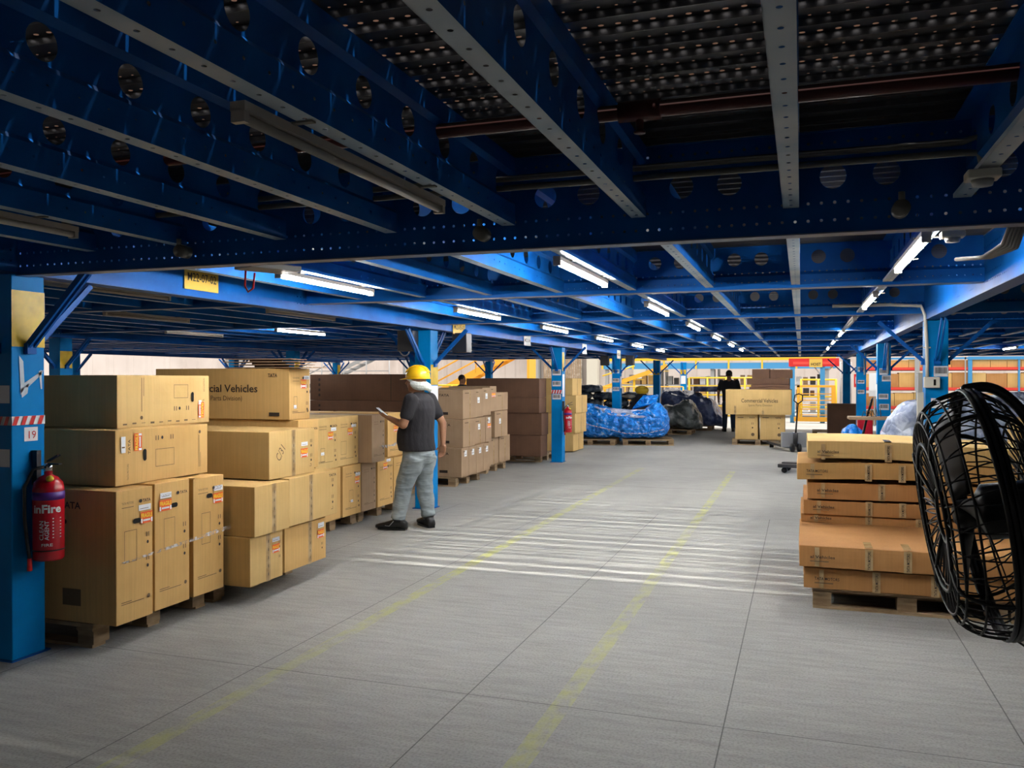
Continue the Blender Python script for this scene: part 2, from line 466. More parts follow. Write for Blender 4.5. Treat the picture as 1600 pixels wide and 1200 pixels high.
# unseen blocks added on the deck above to shade planks and floor below
for k, (xa, ya, xb, yb, zh) in enumerate(((-1.3, 3.05, 1.9, 6.35, .36), (-9.5, 3.1, -1.45, 6.35, 1.3), (-9.5, 6.7, -3.3, 15.5, 1.6), (-0.1, 6.7, 4.5, 9.7, 1.4), (-14.5, -3.5, -6.5, 3.1, 1.2), (2.4, -3.5, 9.0, 6.3, 1.2))):
    nx, ny = max(1, round((xb - xa) / 1.6)), max(1, round((yb - ya) / 1.6))
    for i in range(nx):
        for j in range(ny):
            mb = MB(); wx, wy = (xb - xa) / nx, (yb - ya) / ny
            mb.box(xa + i * wx + .01, ya + j * wy + .01, DZ + .02, xa + (i + 1) * wx - .01, ya + (j + 1) * wy - .01, DZ + zh, 'kraftd')
            o = link('shade_block', mb.mesh('shade_block')); tag(o, 'unseen block added on the deck above to shade the floor', 'crate', 'unseen shading blocks on the deck above')
def corrug(x0, y0, x1, y1, z0, z1, step, dep, mat):
    mb = MB(); d = Vector((x1 - x0, y1 - y0, 0)); n = max(1, int(d.length / step)); u = d.normalized(); nn = Vector((-u.y, u.x, 0))
    pts = []
    for i in range(n):
        for t, q in ((0, 0), (0.6, 0), (0.7, 1), (0.9, 1)):
            pts.append(Vector((x0, y0, 0)) + u * (i + t) * d.length / n + nn * dep * q)
    pts.append(Vector((x1, y1, 0)))
    vs = [(p.x, p.y, z0) for p in pts] + [(p.x, p.y, z1) for p in pts]; k = len(pts)
    mb.add(vs, [(i, i + 1, k + i + 1, k + i) for i in range(k - 1)], mat); return mb
struct('wall_left', corrug(-22.5, -6, -22.5, 46, 0, 7, 0.9, -0.06, 'sheetwall'), 'pale profiled metal sheet wall beyond the deck', 'wall')
struct('wall_far', corrug(-22.5, 46, 22, 46, 0, 7, 0.9, 0.06, 'sheetwall'), 'bright profiled metal wall at the end of the hall', 'wall')
mb = MB(); mb.box(-17, -4.3, 0, 12, -4.1, 2.9, 'grey'); struct('wall_back', mb, 'plain wall behind the camera side of the store', 'wall')
mb = MB(); mb.box(12.0, -4.3, 0, 12.2, 28, 2.9, 'grey'); struct('wall_right', mb, 'plain side wall of the store', 'wall')

# girders along the aisle
ROWX = [(-16.35, 'outermost row'), (-10.3, 'middle row behind the cartons'), (-4.25, 'row beside the carton stacks'), (1.25, 'row beside the fan'), (6.8, 'row beyond the fan')]
ord_ = ['first', 'second', 'third', 'fourth', 'fifth', 'sixth', 'seventh', 'eighth', 'ninth', 'tenth', 'eleventh', 'twelfth']
for X, nm in ROWX:
    g = thing('main_girder', 'deep blue steel girder over the posts of the ' + nm, 'girder', (X, -3.5, 2.2), 0, 'long girders')
    mb = MB(); Lg = 31.5
    for sx in (-0.055, 0.055): mb.add([(sx, 0, 0), (sx, Lg, 0), (sx, Lg, 0.385), (sx, 0, 0.385)], [(0, 1, 2, 3)], 'main_web')
    part('web', mb, g)
    mb = MB(); mb.box(-0.06, 0, -0.006, 0.06, Lg, 0, 'main_flange'); mb.box(-0.06, 0, 0.385, 0.06, Lg, 0.391, 'girder_flange')
    part('flange', mb, g, label='pale worn flange')
CY = [3.62, 6.6, 9.6, 12.6, 15.6, 18.6, 21.6, 24.6, 27.9]
for i, Y in enumerate(CY):
    zb = 2.185 if i == 0 else 2.27
    g = thing('cross_girder', 'blue punched cross girder spanning the aisle, %s from the camera' % ord_[i], 'girder', (0, Y, zb), 0, 'cross girders')
    H_ = 2.588 - zb
    mb = MB(); mb.add([(-16.4, 0, 0), (6.9, 0, 0), (6.9, 0, H_), (-16.4, 0, H_)], [(0, 1, 2, 3)], 'girder_web'); part('web', mb, g)
    mb = MB(); mb.box(-16.4, -0.01, -0.005, 6.9, 0.07, 0, 'girder_flange'); mb.box(-16.4, 0.066, 0, 6.9, 0.07, 0.02, 'girder_flange')
    mb.box(-16.4, -0.01, H_, 6.9, 0.07, H_ + 0.005, 'blue'); part('flange', mb, g, label='thin bright lower flange')
    if i:
        mb = MB(); mb.add([(-16.4, -.03, 0), (6.9, -.03, 0), (6.9, -.03, .095), (-16.4, -.03, .095), (-16.4, 0, .12), (6.9, 0, .12), (-16.4, 0, 0), (6.9, 0, 0)], [(0, 1, 2, 3), (3, 2, 5, 4), (6, 7, 1, 0)], 'girder_web'); part('chord', mb, g)

# joists
def joist_meshes(Lj):
    w = MB()
    prof = [(0.03, 0.0), (0.03, 0.09), (0.012, 0.11), (0.012, 0.215), (0.03, 0.235), (0.03, 0.298)]
    vs, fs = [], []
    for x, z in prof: vs += [(x, 0, z), (x, Lj, z)]
    for i in range(len(prof) - 1): fs.append((2 * i, 2 * i + 1, 2 * i + 3, 2 * i + 2))
    w.add(vs, fs, 'joist_web')
    f = MB()
    f.add([(-0.032, 0, 0), (0.03, 0, 0), (0.03, Lj, 0), (-0.032, Lj, 0)], [(0, 3, 2, 1)], 'joist_flange')
    f.box(-0.032, 0, 0.0, -0.029, Lj, 0.016, 'joist_flange')
    f.box(-0.03, 0, 0.298, 0.03, Lj, 0.302, 'blue')
    return w.mesh('web'), f.mesh('flange')
jm = {}
PANX = [[0.58, -0.04, -0.66, -1.25, -1.84, -2.45, -3.05, -3.65],
        [-4.25 - 0.605 * k for k in range(1, 10)], [-10.3 - 0.605 * k for k in range(1, 10)], [1.25 + 0.617 * k for k in range(1, 9)]]
PNAME = ['over the aisle', 'over the carton side', 'over the outer side', 'beyond the fan']
def add_joist(X, Ya, Yb, label, group):
    Lj = round(Yb - Ya, 3)
    if Lj not in jm: jm[Lj] = joist_meshes(Lj)
    g = thing('deck_joist', label, 'joist', (X, Ya, 2.29), 0, group)
    link('web', jm[Lj][0], g); o = link('flange', jm[Lj][1], g)
    return g
for i in range(len(CY)):
    Ya = (0.3 if i == 0 else CY[i - 1] + 0.075); Yb = CY[i] - 0.012
    for p, xs in enumerate(PANX):
        if i == 0 and p in (2, 3): continue
        if p == 3 and i < 4: continue
        if p == 2 and i < 3: continue
        for k, X in enumerate(xs):
            if i < 3 and p < 2:
                lb = 'blue joist %s in the %s bay, %s from the %s posts' % (PNAME[p], ord_[i], ord_[k], 'fan side' if p == 0 else 'carton side')
                gp = 'joists of the %s bay' % ord_[i]
            else:
                lb = 'blue joist %s in the %s bay of the deck' % (PNAME[p], ord_[i]); gp = 'joists %s, %s bay' % (PNAME[p], ord_[i])
            add_joist(X, Ya, Yb, lb, gp)

# columns
def column(X, Y, label, detail=None, w=0.21, d=0.22):
    """base centre; detail = list of sticker tuples (face, z0, z1, a0, a1, kind)"""
    g = thing('steel_upright', label, 'column', (X, Y, 0), 0, 'blue uprights')
    mb = MB(); mb.box(-w / 2, -d / 2, 0.008, w / 2, d / 2, 2.19, 'col'); part('shaft', mb, g, bev=0.006)
    mb = MB(); mb.box(-w / 2 - 0.03, -d / 2 - 0.01, 0, w / 2 + 0.01, d / 2 + 0.03, 0.008, 'blue'); part('base_plate', mb, g)
    for sx, sy in ((1, 0), (-1, 0), (0, 1), (0, -1)):
        mb = MB(); a = Vector((sx * w / 2, sy * d / 2, 1.77)); b = Vector((sx * (w / 2 + 0.43), sy * (d / 2 + 0.43), 2.19))
        off = Vector((-sy, sx, 0)) * 0.035
        dd = (b - a).normalized()
        for s in ((-1, 1)): mb.bar(a + off * s * 0.5, b + off * s * 0.5, 0.014, 0.035, 'blue')
        mb.box(a.x - 0.03, a.y - 0.03, 1.74, a.x + 0.03, a.y + 0.03, 1.80, 'blue')
        part('knee_brace', mb, g)
    for (fc, z0, z1, a0, a1, kind) in (detail or []):
        F_ = {'S': Face((-w / 2, -d / 2, 0), (1, 0, 0), (0, 0, 1), 0.003), 'E': Face((w / 2, -d / 2, 0), (0, 1, 0), (0, 0, 1), 0.003),
              'W': Face((-w / 2, d / 2, 0), (0, -1, 0), (0, 0, 1), 0.003)}[fc]
        mb = MB()
        if kind == 'yellow':
            F_.rect(mb, a0, z0, a1, z1, 'band'); part('yellow_band', mb, g)
        elif kind == 'white':
            F_.rect(mb, a0, z0, a1, z1, 'white'); part('paper_notice', mb, g)
        elif kind == 'hazard':
            F_.rect(mb, a0, z0, a1, z1, 'white'); nn = max(3, int((a1 - a0) / 0.045)); st = (a1 - a0) / nn
            for i in range(nn):
                a = a0 + i * st; s_ = min(0.02, st * 0.4)
                mb.add([F_.P(a, z0, 2), F_.P(a + st * 0.5, z0, 2), F_.P(min(a + st * 0.5 + s_, a1), z1, 2), F_.P(a + s_, z1, 2)], [(0, 1, 2, 3)], 'red')
            part('hazard_tape', mb, g, label='red and white striped tape')
        elif kind == 'barcode':
            F_.rect(mb, a0, z0, a1, z1, 'white'); n_ = 16; st = (a1 - a0) * 0.86 / n_; rr = random.Random(int(z0 * 100))
            for i in range(n_):
                a = a0 + (a1 - a0) * 0.07 + i * st
                F_.rect(mb, a, z0 + (z1 - z0) * 0.28, a + st * rr.uniform(0.3, 0.75), z1 - (z1 - z0) * 0.12, 'ink', 2)
            part('barcode_label', mb, g)
        elif kind == 'scratch':
            for tri in (((.02, .30), (.05, .26), (.06, .08), (.03, .02)), ((.05, .10), (.08, .07), (.19, .17), (.20, .20)), ((.165, .19), (.185, .20), (.19, .06), (.18, .06)), ((.03, .06), (.09, .10), (.08, .03), (.04, .0))):
                mb.add([F_.P(a0 + x_ * .9, z0 + z_ * .8, 1) for x_, z_ in tri], [(0, 1, 2, 3)], 'scratch')
            part('paint_scratch', mb, g, label='pale scratches in the blue paint')
        elif kind == 'nineteen':
            F_.rect(mb, a0, z0, a1, z1, 'white'); F_.text(mb, '19', (a0 + a1) / 2, z0 + 0.015, (z1 - z0) * 0.55, 'red', lift=2, center=True); part('number_sticker', mb, g)
    return g
W_ = 0.21; D_ = 0.22
column(-4.305, 3.69, 'blue upright with fire extinguisher and red-white tape beside tall cartons', [
    ('E', 1.78, 2.10, 0.0, D_, 'yellow'), ('E', 1.335, 1.385, 0, D_, 'hazard'), ('S', 1.335, 1.385, 0, W_, 'hazard'), ('E', 1.24, 1.32, 0.08, 0.17, 'nineteen'), ('E', 1.49, 1.75, 0.03, 0.2, 'scratch'),
    ('S', 1.46, 1.56, 0.1, 0.2, 'white'), ('S', 1.10, 1.2, 0.1, 0.2, 'white')])
column(-4.385, 9.54, 'bright blue upright behind the man with the yellow helmet', [('E', 1.52, 1.77, 0.0, D_, 'yellow'), ('E', 1.20, 1.51, 0.0, D_, 'white')])
column(-4.41, 15.62, 'blue upright with three barcode labels and a small fire extinguisher', [
    ('E', 1.74, 2.1, 0.0, 0.16, 'yellow'), ('E', 1.25, 1.68, 0.02, 0.16, 'white'), ('S', 1.66, 1.77, 0.02, 0.19, 'barcode'), ('S', 1.45, 1.55, 0.02, 0.19, 'barcode'),
    ('S', 1.31, 1.38, 0, W_, 'hazard'), ('S', 1.20, 1.3, 0.02, 0.19, 'barcode')])
column(-4.48, 21.4, 'blue upright rising behind the bright blue film bundle', [
    ('S', 1.73, 1.83, 0.02, 0.19, 'barcode'), ('S', 1.5, 1.6, 0.02, 0.19, 'barcode'), ('S', 1.28, 1.38, 0.02, 0.19, 'barcode'), ('E', 1.35, 1.65, 0, 0.2, 'white')])
column(-4.48, 27.75, 'dark blue upright behind the grey covered bundle', [('S', 1.72, 1.78, 0, W_, 'yellow')])
column(1.30, 9.6, 'large teal blue upright with switch box behind the fan', [
    ('S', 1.62, 1.725, 0.075, 0.205, 'barcode'), ('S', 1.30, 1.40, 0.05, 0.2, 'white'), ('S', 1.05, 1.14, 0.05, 0.2, 'white')])
column(1.32, 15.6, 'deep blue upright with staggered barcode labels beside the silver film bundle', [
    ('S', 1.66, 1.77, 0.03, 0.16, 'barcode'), ('S', 1.55, 1.65, 0.07, 0.21, 'barcode'), ('W', 1.25, 1.5, 0.02, 0.2, 'white'), ('S', 1.25, 1.34, 0.02, 0.17, 'barcode'), ('S', 1.07, 1.17, 0.03, 0.18, 'barcode')])
column(1.34, 21.6, 'blue upright with barcode labels, between the dark crate and silver bundle', [
    ('S', 1.76, 1.87, 0.02, 0.17, 'barcode'), ('S', 1.48, 1.56, 0.02, 0.17, 'barcode'), ('S', 1.24, 1.33, 0.02, 0.17, 'barcode')])
column(1.30, 27.6, 'dark navy upright behind the dark crate near the hoist gate')
column(-10.3, 9.6, 'upright with orange tape seen above the uppermost cartons', [('E', 1.75, 2.0, 0, D_, 'yellow')])
column(-10.3, 15.6, 'upright seen above the open carton with loose board sheets', [('E', 1.7, 1.95, 0, D_, 'yellow')])
column(-10.3, 21.6, 'shaded upright standing behind the helmeted man')
column(-10.3, 27.6, 'blue upright in front of the yellow staircase')
column(-16.35, 15.6, 'thin light blue upright at the deck edge near the sheet wall')
column(-16.35, 21.6, 'bright blue upright at the deck edge, above the long carton')
column(-16.35, 27.6, 'bright blue upright at the deck edge beside white stairs', [('E', 1.6, 2.1, 0, D_, 'yellow')])
column(-4.1, 31.5, 'dark upright with yellow band beyond the deck edge', [('S', 1.75, 1.92, 0, W_, 'yellow'), ('S', 1.4, 1.7, 0.02, .19, 'white')])
column(6.8, 27.6, 'blue upright under the deck in front of the carton racks')

# ---------------------------------------------------------------- lamps under the deck
def lamp_proto(on):
    mbh = MB()
    mbh.box(-0.022, 0, 0.012, 0.022, 1.24, 0.036, 'lampwhite')
    mbt = MB(); mbt.tube([(0, 0.02, 0), (0, 1.22, 0)], 0.0135, 'tube' if on else 'tube_off', 10)
    mbc = MB()
    mbc.box(-0.02, 0, -0.016, 0.02, 0.02, 0.02, 'lampwhite')
    mbw = MB()
    mbw.box(-0.03, 0, 0.034, 0.085, 0.02, 0.0395, 'pipegrey')
    return mbh.mesh('housing'), mbt.mesh('lamp_tube'), mbc.mesh('end_cap'), mbw.mesh('hanging_clip')
LP = {True: lamp_proto(True), False: lamp_proto(False)}
def lamp(X, Y, on, label, z=2.2505, tilt=0, group='tube lamps'):
    g = thing('tube_lamp', label, 'lamp', (X, Y, z), 0, group)
    g.rotation_euler = (0, 0, tilt)
    for nme, me, off in zip(('housing', 'lamp_tube', 'end_cap', 'hanging_clip', 'end_cap', 'hanging_clip'), LP[on] + LP[on][2:], (0, 0, 0, .2, 1.22, 1.0)): link(nme, me, g, (0, off, 0))
    return g
ys = [4.57, 7.47, 10.3, 13.3, 16.3, 19.2]
for X, rn in ((-3.13, 'carton side row'), (-1.3, 'middle row'), (0.55, 'fan side row')):
    for k, Y in enumerate(ys):
        if X > 0: Y = [4.35, 7.2, 9.9, 12.5, 15.6, 18.8][k]
        on = not (X > 0 and k == 2)
        lamp(X, Y, on, '%s white LED tube in the %s, %s from the camera' % ('glowing' if on else 'unlit', rn, ord_[k]))
lamp(-1.32, 1.76, False, 'unlit tube lamp slung under the joist in the dark first bay')
lamp(-3.12, 1.75, False, 'unlit tube lamp at the edge of the first bay above the carton side')
lamp(-4.90, 4.4, False, 'unlit tube lamp behind the upright with the extinguisher')
lamp(-4.91, 7.0, False, 'unlit tube lamp beside the carton side girder')
lamp(-6.67, 6.75, False, 'unlit tube lamp in the dark carton bay, closer one')
lamp(-8.53, 9.75, False, 'unlit tube lamp deep in the dark carton bay')
lamp(-6.71, 9.75, True, 'glowing tube lamp alone in the dark carton bay')
lamp(4.28, 20.2, True, 'glowing tube lamp over the silver bundles beyond the fan')

# grey lamp housing with wire
g = thing('emergency_light', 'grey slanted emergency light housing with red wire under the first cross girder', 'lamp', (-3.05, 4.36, 2.25), math.radians(-25))
mb = MB(); mb.box(-0.1, -0.17, 0, 0.1, 0.17, 0.035, 'pipegrey'); part('housing', mb, g, bev=0.006)
mb = MB(); mb.tube([(-0.09, -0.1, 0.0), (-0.1, -0.1, -0.09), (-0.06, -0.1, -0.13), (-0.02, -0.09, -0.11), (0.0, -0.09, -0.02)], 0.006, 'red', 6); part('wire', mb, g, label='red wire loop')
mb = MB(); mb.box(-0.02, -0.15, 0.03, 0.02, -0.11, 0.08, 'darkmetal'); part('bracket', mb, g)
for i, (X, Y, lab) in enumerate(((0.66, 4.36, 'small grey sensor box beside the fan side lamp'), (0.56, 3.12, 'grey beam clamp box under the joist above the fan'))):
    g = thing('sensor_box', lab, 'device', (X, Y, 2.25)); mb = MB(); mb.box(-0.05, -0.04, 0, 0.05, 0.04, 0.03, 'cream'); part('housing', mb, g, bev=0.005)
    mb = MB(); mb.lathe([(0.03, -0.02), (0.035, 0)], 'grey', 14); part('dome', mb, g)

# signs on the carton side girder
def aisle_sign(Y0, Y1, z0, z1, txt, label, mat='yellow', X=-4.18):
    g = thing('location_sign', label, 'sign', (X, Y0, z0), 0, 'hanging location signs')
    mb = MB(); mb.box(-0.004, 0, 0, 0, Y1 - Y0, z1 - z0, mat); part('plate', mb, g)
    F_ = Face((0, 0, 0), (0, 1, 0), (0, 0, 1), 0.001); mb = MB()
    if txt: F_.text(mb, txt, (Y1 - Y0) / 2, (z1 - z0) * 0.33, (z1 - z0) * 0.32, 'ink', w=(Y1 - Y0) * 0.86, center=True, bold=0.01); part('lettering', mb, g)
M['signyellow'] = new_mat('yellow_sign', (0.70, 0.47, 0.10), 0.18, 0, 0.6)
aisle_sign(4.97, 5.34, 2.245, 2.435, 'M22-07-02', 'yellow sign M22 on the girder above the front carton stack', 'signyellow')
aisle_sign(9.9, 10.31, 2.165, 2.36, 'M22-05-01', 'yellow sign M22 beside the bright blue upright', 'signyellow')
aisle_sign(12.8, 13.15, 2.13, 2.3, 'M22-04', 'greyed location sign between the second and third uprights', 'grey')
aisle_sign(16.6, 16.95, 2.1, 2.3, 'M22-03', 'pale location sign just past the third upright', 'cream')
aisle_sign(20.0, 20.4, 2.08, 2.28, 'M22-02', 'small distant location sign over the blue film bundle', 'cream')

# pipes and conduits overhead
g = thing('sprinkler_pipe', 'maroon sprinkler pipe crossing the first bay under the deck', 'pipe', (0, 2.8, 2.49))
mb = MB(); mb.tube([(-9, 0, 0), (4, 0, 0)], 0.026, 'pipered', 12); part('pipe', mb, g)
mb = MB(); mb.tube([(-0.58, 0, 0), (-0.44, 0, 0)], 0.034, 'pipered', 12); part('coupling', mb, g)
mb = MB(); mb.lathe([(0.012, -0.07), (0.014, -0.02), (0.02, 0)], 'pipered', 10, (-0.51, 0, 0)); mb.lathe([(0.02, -0.075), (0.02, -0.07)], 'pipered', 10, (-0.51, 0, 0)); part('sprinkler_head', mb, g)
for i, z in enumerate((2.445, 2.405)):
    g = thing('conduit', '%s grey conduit running along the first cross girder' % ('upper' if i == 0 else 'lower'), 'pipe', (0, 3.40, z))
    mb = MB(); mb.tube([(-9, 0, 0), (0.55, 0.02, 0.01), (0.6, 0.0, 0.0 if i else 0.02), (0.61, 0.0, -0.05)], 0.013, 'pipegrey', 8); part('pipe', mb, g)
for k, (X, Y) in enumerate(((0.36, 3.54), (-1.36, 3.54), (-3.0, 3.54))):
    g = thing('mounting_disc', 'small grey ceiling disc on the first cross girder, %s from the fan side' % ord_[k], 'disc', (X, Y, 2.25))
    mb = MB(); mb.tube([(0, -0.02, 0), (0, 0.05, 0)], 0.032, 'pipegrey', 18); mb.tube([(0, -0.015, 0.03), (0, -0.015, 0.06)], 0.012, 'pipegrey', 8); part('housing', mb, g)
g = thing('cable_bundle', 'ragged grey cable bundle drooping below the girder above the fan', 'cable', (0.75, 3.75, 2.2))
mb = MB()
for k in range(5): mb.tube([(0.02 + 0.012 * k, 0, 0.0), (0.015 + 0.012 * k, 0.1, -0.06 - 0.004 * k), (-0.03 + 0.008 * k, 0.26, -0.09), (-0.1 + .006 * k, 0.45, -0.07)], 0.009, 'pipegrey', 6)
part('cable', mb, g)

# things on the fan side upright
g = thing('switch_box', 'cream switch box with black slot on the teal upright', 'switch', (1.235, 9.42, 1.505))
mb = MB(); mb.box(-0.06, 0, 0, 0.085, 0.065, 0.11, 'cream'); part('housing', mb, g, bev=0.006)
mb = MB(); mb.box(0.025, -0.004, 0.025, 0.047, 0, 0.085, 'hole'); part('switch', mb, g)
g = thing('conduit_pipe', 'cream conduit pipe running up the teal upright from the switch box', 'pipe', (1.205, 9.44, 1.615))
mb = MB(); mb.tube([(0.0, 0, 0), (-0.005, 0, 0.3), (-0.02, 0, 0.62), (-0.06, 0, 0.72), (-0.35, 0, 0.74), (-0.9, 0, 0.74)], 0.017, 'cream', 10); part('pipe', mb, g)
mb = MB(); mb.box(-0.035, 0.0, 0.29, 0.03, 0.02, 0.305, 'cream'); part('pipe_clip', mb, g)
g = thing('cable_trunking', 'white trunking strip below the switch box on the upright', 'trunking', (1.155, 9.5, 1.10))
mb = MB(); mb.box(-0.04, -0.05, 0, 0.02, 0.0, 0.36, 'cream'); part('cover', mb, g, bev=0.004)
g = thing('junction_cabinet', 'narrow cream and grey cabinet hung beside the teal upright', 'cabinet', (1.33, 10.6, 1.32))
mb = MB(); mb.box(-0.07, 0, 0, 0.07, 0.16, 0.34, 'grey'); mb.box(-0.071, -0.002, 0, -0.015, 0.0, 0.34, 'cream'); part('housing', mb, g, bev=0.004)
mb = MB(); mb.tube([(0.04, 0.05, 0.34), (0.04, 0.05, 0.885)], 0.02, 'cream', 8); part('conduit', mb, g)
for (X, Y, lab) in ((1.37, 15.44, 'thin grey conduit down the deep blue upright'), (1.40, 21.44, 'thin grey conduit down the upright by the dark crate')):
    g = thing('conduit_pipe', lab, 'pipe', (X, Y, 1.68)); mb = MB(); mb.tube([(0, 0, 0), (0, 0, 0.52)], 0.018, 'grey', 8); part('pipe', mb, g)
for (X, Y, lab) in ((-4.12, 10.05, 'dark speaker box under the girder beside the bright upright'), (-4.52, 9.3, 'dark coil box on the upright behind the helmeted man'),
                    (-4.75, 21.2, 'black speaker box on the carton side of the fourth upright'), (-4.1, 21.2, 'black speaker box on the aisle side of the fourth upright')):
    g = thing('speaker', lab, 'speaker', (X, Y, 1.93)); mb = MB(); mb.box(-0.1, -0.09, 0, 0.1, 0.09, 0.25, 'darkmetal'); part('housing', mb, g, bev=0.008)
g = thing('hose_coil', 'white cable coil hanging on the bright blue upright', 'cable', (-4.62, 9.42, 2.0))
mb = MB(); mb.tube([(0.08 * math.cos(t * PI / 10), 0, 0.12 * math.sin(t * PI / 10)) for t in range(20)], 0.009, 'grey', 6, closed=True); part('coil', mb, g)

# ---------------------------------------------------------------- cartons
def cm(lx, ly, lz, mat, seed=0, bulge=0.006, sag=0.0):
    """board box, base centre origin, faces gently bulged"""
    rr = random.Random(seed); b = bmesh.new(); n = 6
    def P(u, v, w):
        x, y, z = (u - .5) * lx, (v - .5) * ly, w * lz
        q = lambda t: max(0.0, 1 - (2 * t - 1) ** 2)
        x += (2 * u - 1) * bulge * q(v) * q(w) * (abs(2 * u - 1) > .99)
        y += (2 * v - 1) * bulge * q(u) * q(w) * (abs(2 * v - 1) > .99)
        z += (bulge * .5 * q(u) * q(v) if w > .99 else 0) + sag * (math.sin(u * PI * 1.3 + seed) - u * .6) * (1 if lx > ly else 0)
        return x, y, z
    vs, fs, idx = [], [], {}
    def V(i, j, k):
        key = (i, j, k)
        if key not in idx: idx[key] = len(vs); vs.append(P(i / n, j / n, k / n))
        return idx[key]
    for i in range(n):
        for j in range(n):
            fs.append((V(i, j, 0), V(i, j + 1, 0), V(i + 1, j + 1, 0), V(i + 1, j, 0)))
            fs.append((V(i, j, n), V(i + 1, j, n), V(i + 1, j + 1, n), V(i, j + 1, n)))
            fs.append((V(i, 0, j), V(i + 1, 0, j), V(i + 1, 0, j + 1), V(i, 0, j + 1)))
            fs.append((V(i, n, j), V(i, n, j + 1), V(i + 1, n, j + 1), V(i + 1, n, j)))
            fs.append((V(0, i, j), V(0, i, j + 1), V(0, i + 1, j + 1), V(0, i + 1, j)))
            fs.append((V(n, i, j), V(n, i + 1, j), V(n, i + 1, j + 1), V(n, i, j + 1)))
    m_ = MB(); m_.add(vs, fs, mat); return m_
def sticker(F_, g, a, b, w, h, rot=0):
    """orange FRAGILE sticker, lower-left at a,b in its own reading frame turned by rot quarter turns"""
    c, s = round(math.cos(rot * PI / 2)), round(math.sin(rot * PI / 2))
    A = F_.A * c + F_.B * s; B = -F_.A * s + F_.B * c
    G = Face(F_.P(a, b, 6), A, B, 0.0008)
    mb = MB(); G.rect(mb, 0, 0, w, h, 'orange'); 
    G.rect(mb, 0.02 * w, 0.05 * h, 0.14 * w, 0.42 * h, 'white', 2); G.rect(mb, 0.86 * w, 0.05 * h, 0.98 * w, 0.42 * h, 'white', 2)
    G.text(mb, 'FRAGILE', w / 2, h * 0.5, h * 0.36, 'yellow_ink', w=w * 0.92, lift=2, bold=0.02, center=True)
    G.rect(mb, 0.2 * w, 0.18 * h, 0.8 * w, 0.34 * h, 'white', 2)
    return part('fragile_sticker', mb, g, label='orange sticker reading FRAGILE')
def paper(F_, g, a0, b0, a1, b1):
    mb = MB(); F_.rect(mb, a0, b0, a1, b1, 'white', 6); w = a1 - a0
    F_.rect(mb, a0 + .1 * w, b0 + (b1 - b0) * .3, a1 - .2 * w, b0 + (b1 - b0) * .38, 'faint', 7)
    return part('address_label', mb, g)
def icons(F_, mb, a, b, w, n, step, vertical=True):
    for i in range(n):
        aa, bb = (a, b - i * step) if vertical else (a + i * step, b)
        if i % 3 == 0: F_.rect(mb, aa, bb, aa + w * .25, bb + w, 'faint', 6); F_.rect(mb, aa + w * .7, bb, aa + w * .95, bb + w, 'faint', 6)
        elif i % 3 == 1: F_.disc(mb, aa + w / 2, bb + w / 2, w * .35, w * .4, 'ink', 6, 6)
        else: F_.outline(mb, aa, bb, aa + w, bb + w * .8, w * .15, 'faint')
def std_print(F_, g, w, h, logo=True, hole=None, stick=None, lab=None, frame=None, low=True, ic=True, s=1.0):
    """the ordinary front print of a parts carton on a face w wide and h high"""
    F_.e = 0.0014
    mb = MB(); k = 6
    F_.text(mb, 'TATA MOTORS', w * .12, h - .085 * s, 0.014 * s, 'faint', w=w * .32, lift=k)
    F_.rect(mb, w * .12, h - .105 * s, w * .44, h - .1015 * s, 'faint', k)
    if logo:
        F_.disc(mb, w * .63, h - .078 * s, .014 * s, .011 * s, 'ink', 12, k); F_.text(mb, 'TATA', w * .69, h - .087 * s, 0.018 * s, 'ink', w=w * .22, lift=k, bold=.02)
    if frame: F_.e = .0014; 
    if frame:
        a0, b0, a1, b1 = frame
        for q in ((a0, b0, a1, b0 + .003), (a0, b1 - .003, a1, b1), (a0, b0, a0 + .003, b1), (a1 - .003, b0, a1, b1)): F_.rect(mb, *q, 'faint', k)
    if ic: icons(F_, mb, w * .78, h * .62, .028 * s, 5, .048 * s)
    if low:
        F_.rect(mb, w * .1, h * .16, w * .38, h * .16 + .004, 'faint', k); F_.rect(mb, w * .1, h * .16 - .012, w * .72, h * .16 - .008, 'faint', k)
        F_.disc(mb, w * .85, h * .16, .013, .013, 'faint', 8, k)
    part('printed_text', mb, g)
    if hole: mb = MB(); F_.slot(mb, hole[0], hole[1], hole[2], hole[3], 'hole', 7); part('hand_hole', mb, g)
    if lab: paper(F_, g, *lab)
    if stick: sticker(F_, g, *stick)
def seam(F_, g, a, b0, b1, wid=0.05):
    mb = MB(); F_.rect(mb, a - wid / 2, b0, a + wid / 2, b1, 'tape', 5); F_.rect(mb, a - .0012, b0, a + .0012, b1, 'hole', 6)
    for i in range(5):
        z = b0 + (b1 - b0) * (.12 + .17 * i); F_.rect(mb, a - .0045, z, a + .003, z + (b1 - b0) * .06, 'ink', 7)
    return part('packing_tape', mb, g, label='clear tape over the flap seam')
def carton(label, xr, y0, y1, z0, z1, xl, mat='kraft', rz=0, seed=None, cat='carton', group=None, name='carton', bulge=.006, sag=0):
    """xr = aisle side face, xl = far side"""
    lx, ly, lz = xr - xl, y1 - y0, z1 - z0
    g = thing(name, label, cat, ((xr + xl) / 2, (y0 + y1) / 2, z0), rz, group)
    part('box_body', cm(lx, ly, lz, mat, seed or int(y0 * 97 + z0 * 31), bulge, sag), g, bev=0.004)
    FE = Face((lx / 2, -ly / 2, 0), (0, 1, 0), (0, 0, 1)); FS = Face((-lx / 2, -ly / 2, 0), (1, 0, 0), (0, 0, 1)); FT = Face((-lx / 2, -ly / 2, lz), (1, 0, 0), (0, 1, 0))
    return g, FE, FS, FT, lx, ly, lz
Z0 = 0.142
GA = 'cartons on the front pallets'
